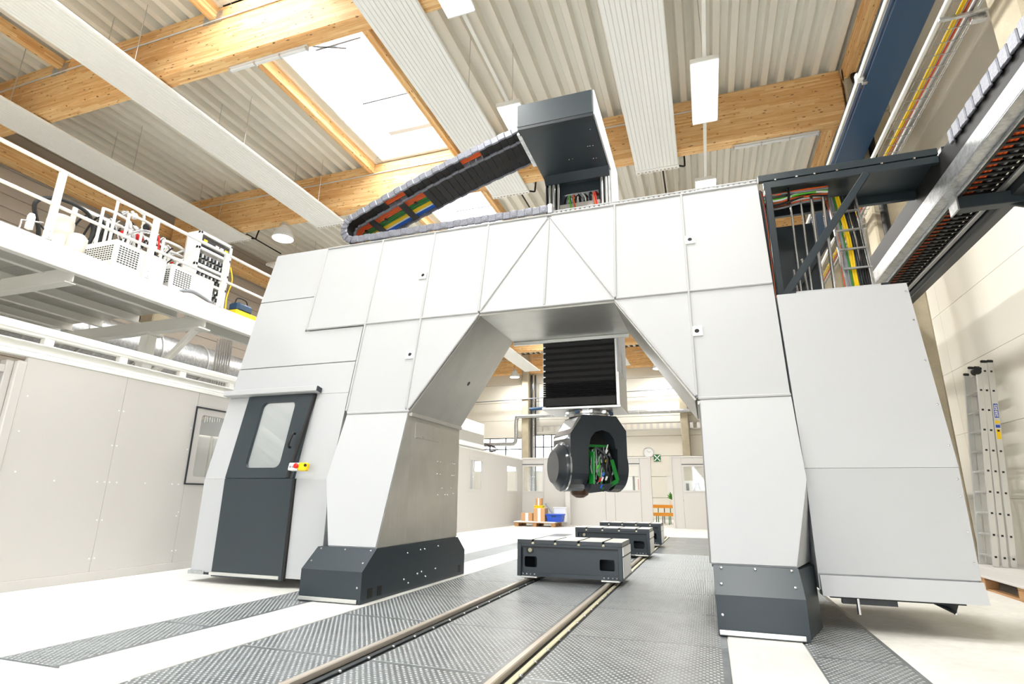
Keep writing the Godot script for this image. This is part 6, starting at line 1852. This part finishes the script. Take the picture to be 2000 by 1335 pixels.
# ---------------------------------------------------------------- ceiling heaters and lamps
func build_heaters() -> void:
	var lines := [[-12.1, "beside the ribbed wall"], [-8.95, "next to the rooflights on the platform side"], [-3.9, "next to the rooflights on the portal side"], [-0.52, "above the portal's far leg"]]
	for l in lines:
		for run in 2:
			var z0: float = [3.0, -12.8][run]
			var z1: float = [-11.0, -29.4][run]
			var x: float = l[0]
			var y := 7.9
			var t := thing("radiant_panel", Vector3(x, y, (z0 + z1) / 2), "long white radiant ceiling panel %s, %s run" % [l[1], ["first", "second"][run]], "heater", "radiant ceiling panels")
			part(t, "casing", B.new().span(Vector3(x - 0.45, y + 0.014, z1), Vector3(x + 0.45, y + 0.05, z0), 0.004), M.heater)
			for i in 12:
				var a := x - 0.444 + i * 0.074
				part(t, "strip", B.new().span(Vector3(a + 0.004, y, z1 + 0.02), Vector3(a + 0.07, y + 0.015, z0 - 0.02), 0.005), M.heater)
			for ze in [z0, z1]:
				var s := 1.0 if ze == z0 else -1.0
				var hd := part(t, "header", B.new().span(Vector3(x - 0.46, y + 0.0, minf(ze, ze + s * 0.13)), Vector3(x + 0.46, y + 0.07, maxf(ze, ze + s * 0.13)), 0.006), M.heater)
				for i in 11:
					part(hd, "slot", B.new().box(Vector3(x - 0.4 + i * 0.08, y - 0.001, ze + s * 0.08), Vector3(0.045, 0.004, 0.04)), M.wall_grey)
			if run == 0:
				var pz := z1 - 0.15
				part(t, "supply_pipe", B.new().tube(curve([Vector3(x + 0.46, y + 0.04, pz + 0.05), Vector3(x + 0.56, y + 0.04, pz), Vector3(x + 0.58, y + 0.1, pz), Vector3(x + 0.58, y + 0.5, pz - 0.1)], 5), 0.02, 8), M.black)
				part(t, "supply_pipe", B.new().tube([Vector3(x + 0.1, y + 0.05, pz), Vector3(x + 0.1, y + 0.3, pz - 0.1), Vector3(x + 0.1, y + 0.3, pz - 1.5)], 0.02, 8), M.black)
			var zz := z0 - 1.0
			while zz > z1:
				for dx in [-0.4, 0.4]:
					part(t, "hanger_wire", B.new().cyl(Vector3(x + dx, y + 0.05, zz), Vector3(x + dx, ROOF, zz), 0.007, 5), M.alu)
				zz -= 2.4

func build_lamps() -> void:
	# two rows of flat lamps on trunking
	var rows := [[0.46, "over the portal's far leg"], [-2.81, "over the hooded tower"]]
	for r in rows:
		var x: float = r[0]
		var y := 7.6
		var tr := thing("lamp_trunking", Vector3(x, y + 0.09, -10), "white lamp trunking running under the roof %s" % r[1], "trunking")
		part(tr, "channel", B.new().span(Vector3(x - 0.03, y + 0.08, -17.5), Vector3(x + 0.03, y + 0.15, 5.0), 0.005), M.steel_white)
		var zz := 4.0
		while zz > -17:
			part(tr, "hanger_wire", B.new().cyl(Vector3(x, y + 0.15, zz), Vector3(x, ROOF, zz), 0.006, 5), M.alu)
			zz -= 3.0
		for k in range(-2, 3):
			var z := -7.75 - k * 3.55
			var lm := thing("flat_lamp", Vector3(x, y, z - 0.77), "glowing rectangular lamp on the trunking %s" % r[1], "lamp", "flat lamps %s" % r[1])
			part(lm, "housing", B.new().span(Vector3(x - 0.22, y + 0.03, z - 1.56), Vector3(x + 0.22, y + 0.09, z), 0.012), M.plastic_white)
			part(lm, "glow_panel", B.new().span(Vector3(x - 0.205, y, z - 1.53), Vector3(x + 0.205, y + 0.03, z - 0.03), 0.006), M.lamp)
			for e in [z, z - 1.56]:
				part(lm, "end_plate", B.new().span(Vector3(x - 0.215, y + 0.01, e - 0.012), Vector3(x + 0.215, y + 0.09, e + 0.012), 0.004), M.plastic_white)
			for e in [z - 0.3, z - 1.26]:
				part(lm, "trunking_clip", B.new().span(Vector3(x - 0.045, y + 0.075, e - 0.03), Vector3(x + 0.045, y + 0.155, e + 0.03), 0.004), M.plastic_white)
			lamp_light(lm, Vector3(x, y - 0.01, z - 0.78), Vector2(0.41, 1.5), 12.5)
	# tubes under the beams
	for q in [[-6.37, -5.84], [1.81, -10.78]]:
		var x: float = q[0]
		var z: float = q[1] - 0.02
		var tb := thing("tube_lamp", Vector3(x, 7.95, z), ["unlit tube lamp under the beam beside the rooflight", "unlit tube lamp under the beam end by the blue crane beam"][0 if x < 0 else 1], "lamp")
		part(tb, "tray", B.new().span(Vector3(x - 0.8, 7.955, z - 0.04), Vector3(x + 0.8, 7.998, z + 0.04), 0.01), M.diffuser)
		part(tb, "cover", B.new().span(Vector3(x - 0.79, 7.915, z - 0.035), Vector3(x + 0.79, 7.957, z + 0.035), 0.016), M.diffuser)
		for dx in [-0.78, -0.26, 0.26, 0.78]:
			part(tb, "clip", B.new().box(Vector3(x + dx, 7.935, z), Vector3(0.03, 0.05, 0.085), 0.006), M.alu)
	# round pendant lamps; three unseen ones are added to brighten the roof
	for q in [[-10.2, -10.75, "by the platform and cabin"], [-10.2, -0.8, "unseen over the near end of the platform, added to brighten the roof"], [-10.2, -15.7, "unseen behind the cabin over the office run, added to brighten the roof"], [-10.2, -20.65, "unseen over the far office corner, added to brighten the roof"], [-9.9, -29.2, "before the concrete wind column"], [-2.0, -29.2, "far behind the ram by the end wall"]]:
		var o := Vector3(q[0], 7.55, q[1])
		var lm := thing("pendant_lamp", o, "round bell pendant lamp hanging %s" % q[2], "lamp")
		part(lm, "bell", B.new().lathe([[0.27, 0.0], [0.265, 0.08], [0.2, 0.24], [0.11, 0.33], [0.1, 0.36], [0.0, 0.37]], o, Vector3.UP, 32), M.diffuser)
		part(lm, "glow_disc", B.new().lathe([[0.0, -0.01], [0.255, -0.01], [0.255, 0.012], [0.0, 0.012]], o, Vector3.UP, 32), M.lamp)
		part(lm, "driver_box", B.new().lathe([[0.0, 0.36], [0.08, 0.36], [0.08, 0.5], [0.0, 0.5]], o, Vector3.UP, 16), M.office_trim)
		part(lm, "cord", B.new().cyl(o + Vector3(0, 0.5, 0), Vector3(o.x, ROOF, o.z), 0.008, 6), M.black)
		lamp_light(lm, o + Vector3(0, -0.03, 0), Vector2(0.45, 0.45), 12.0)
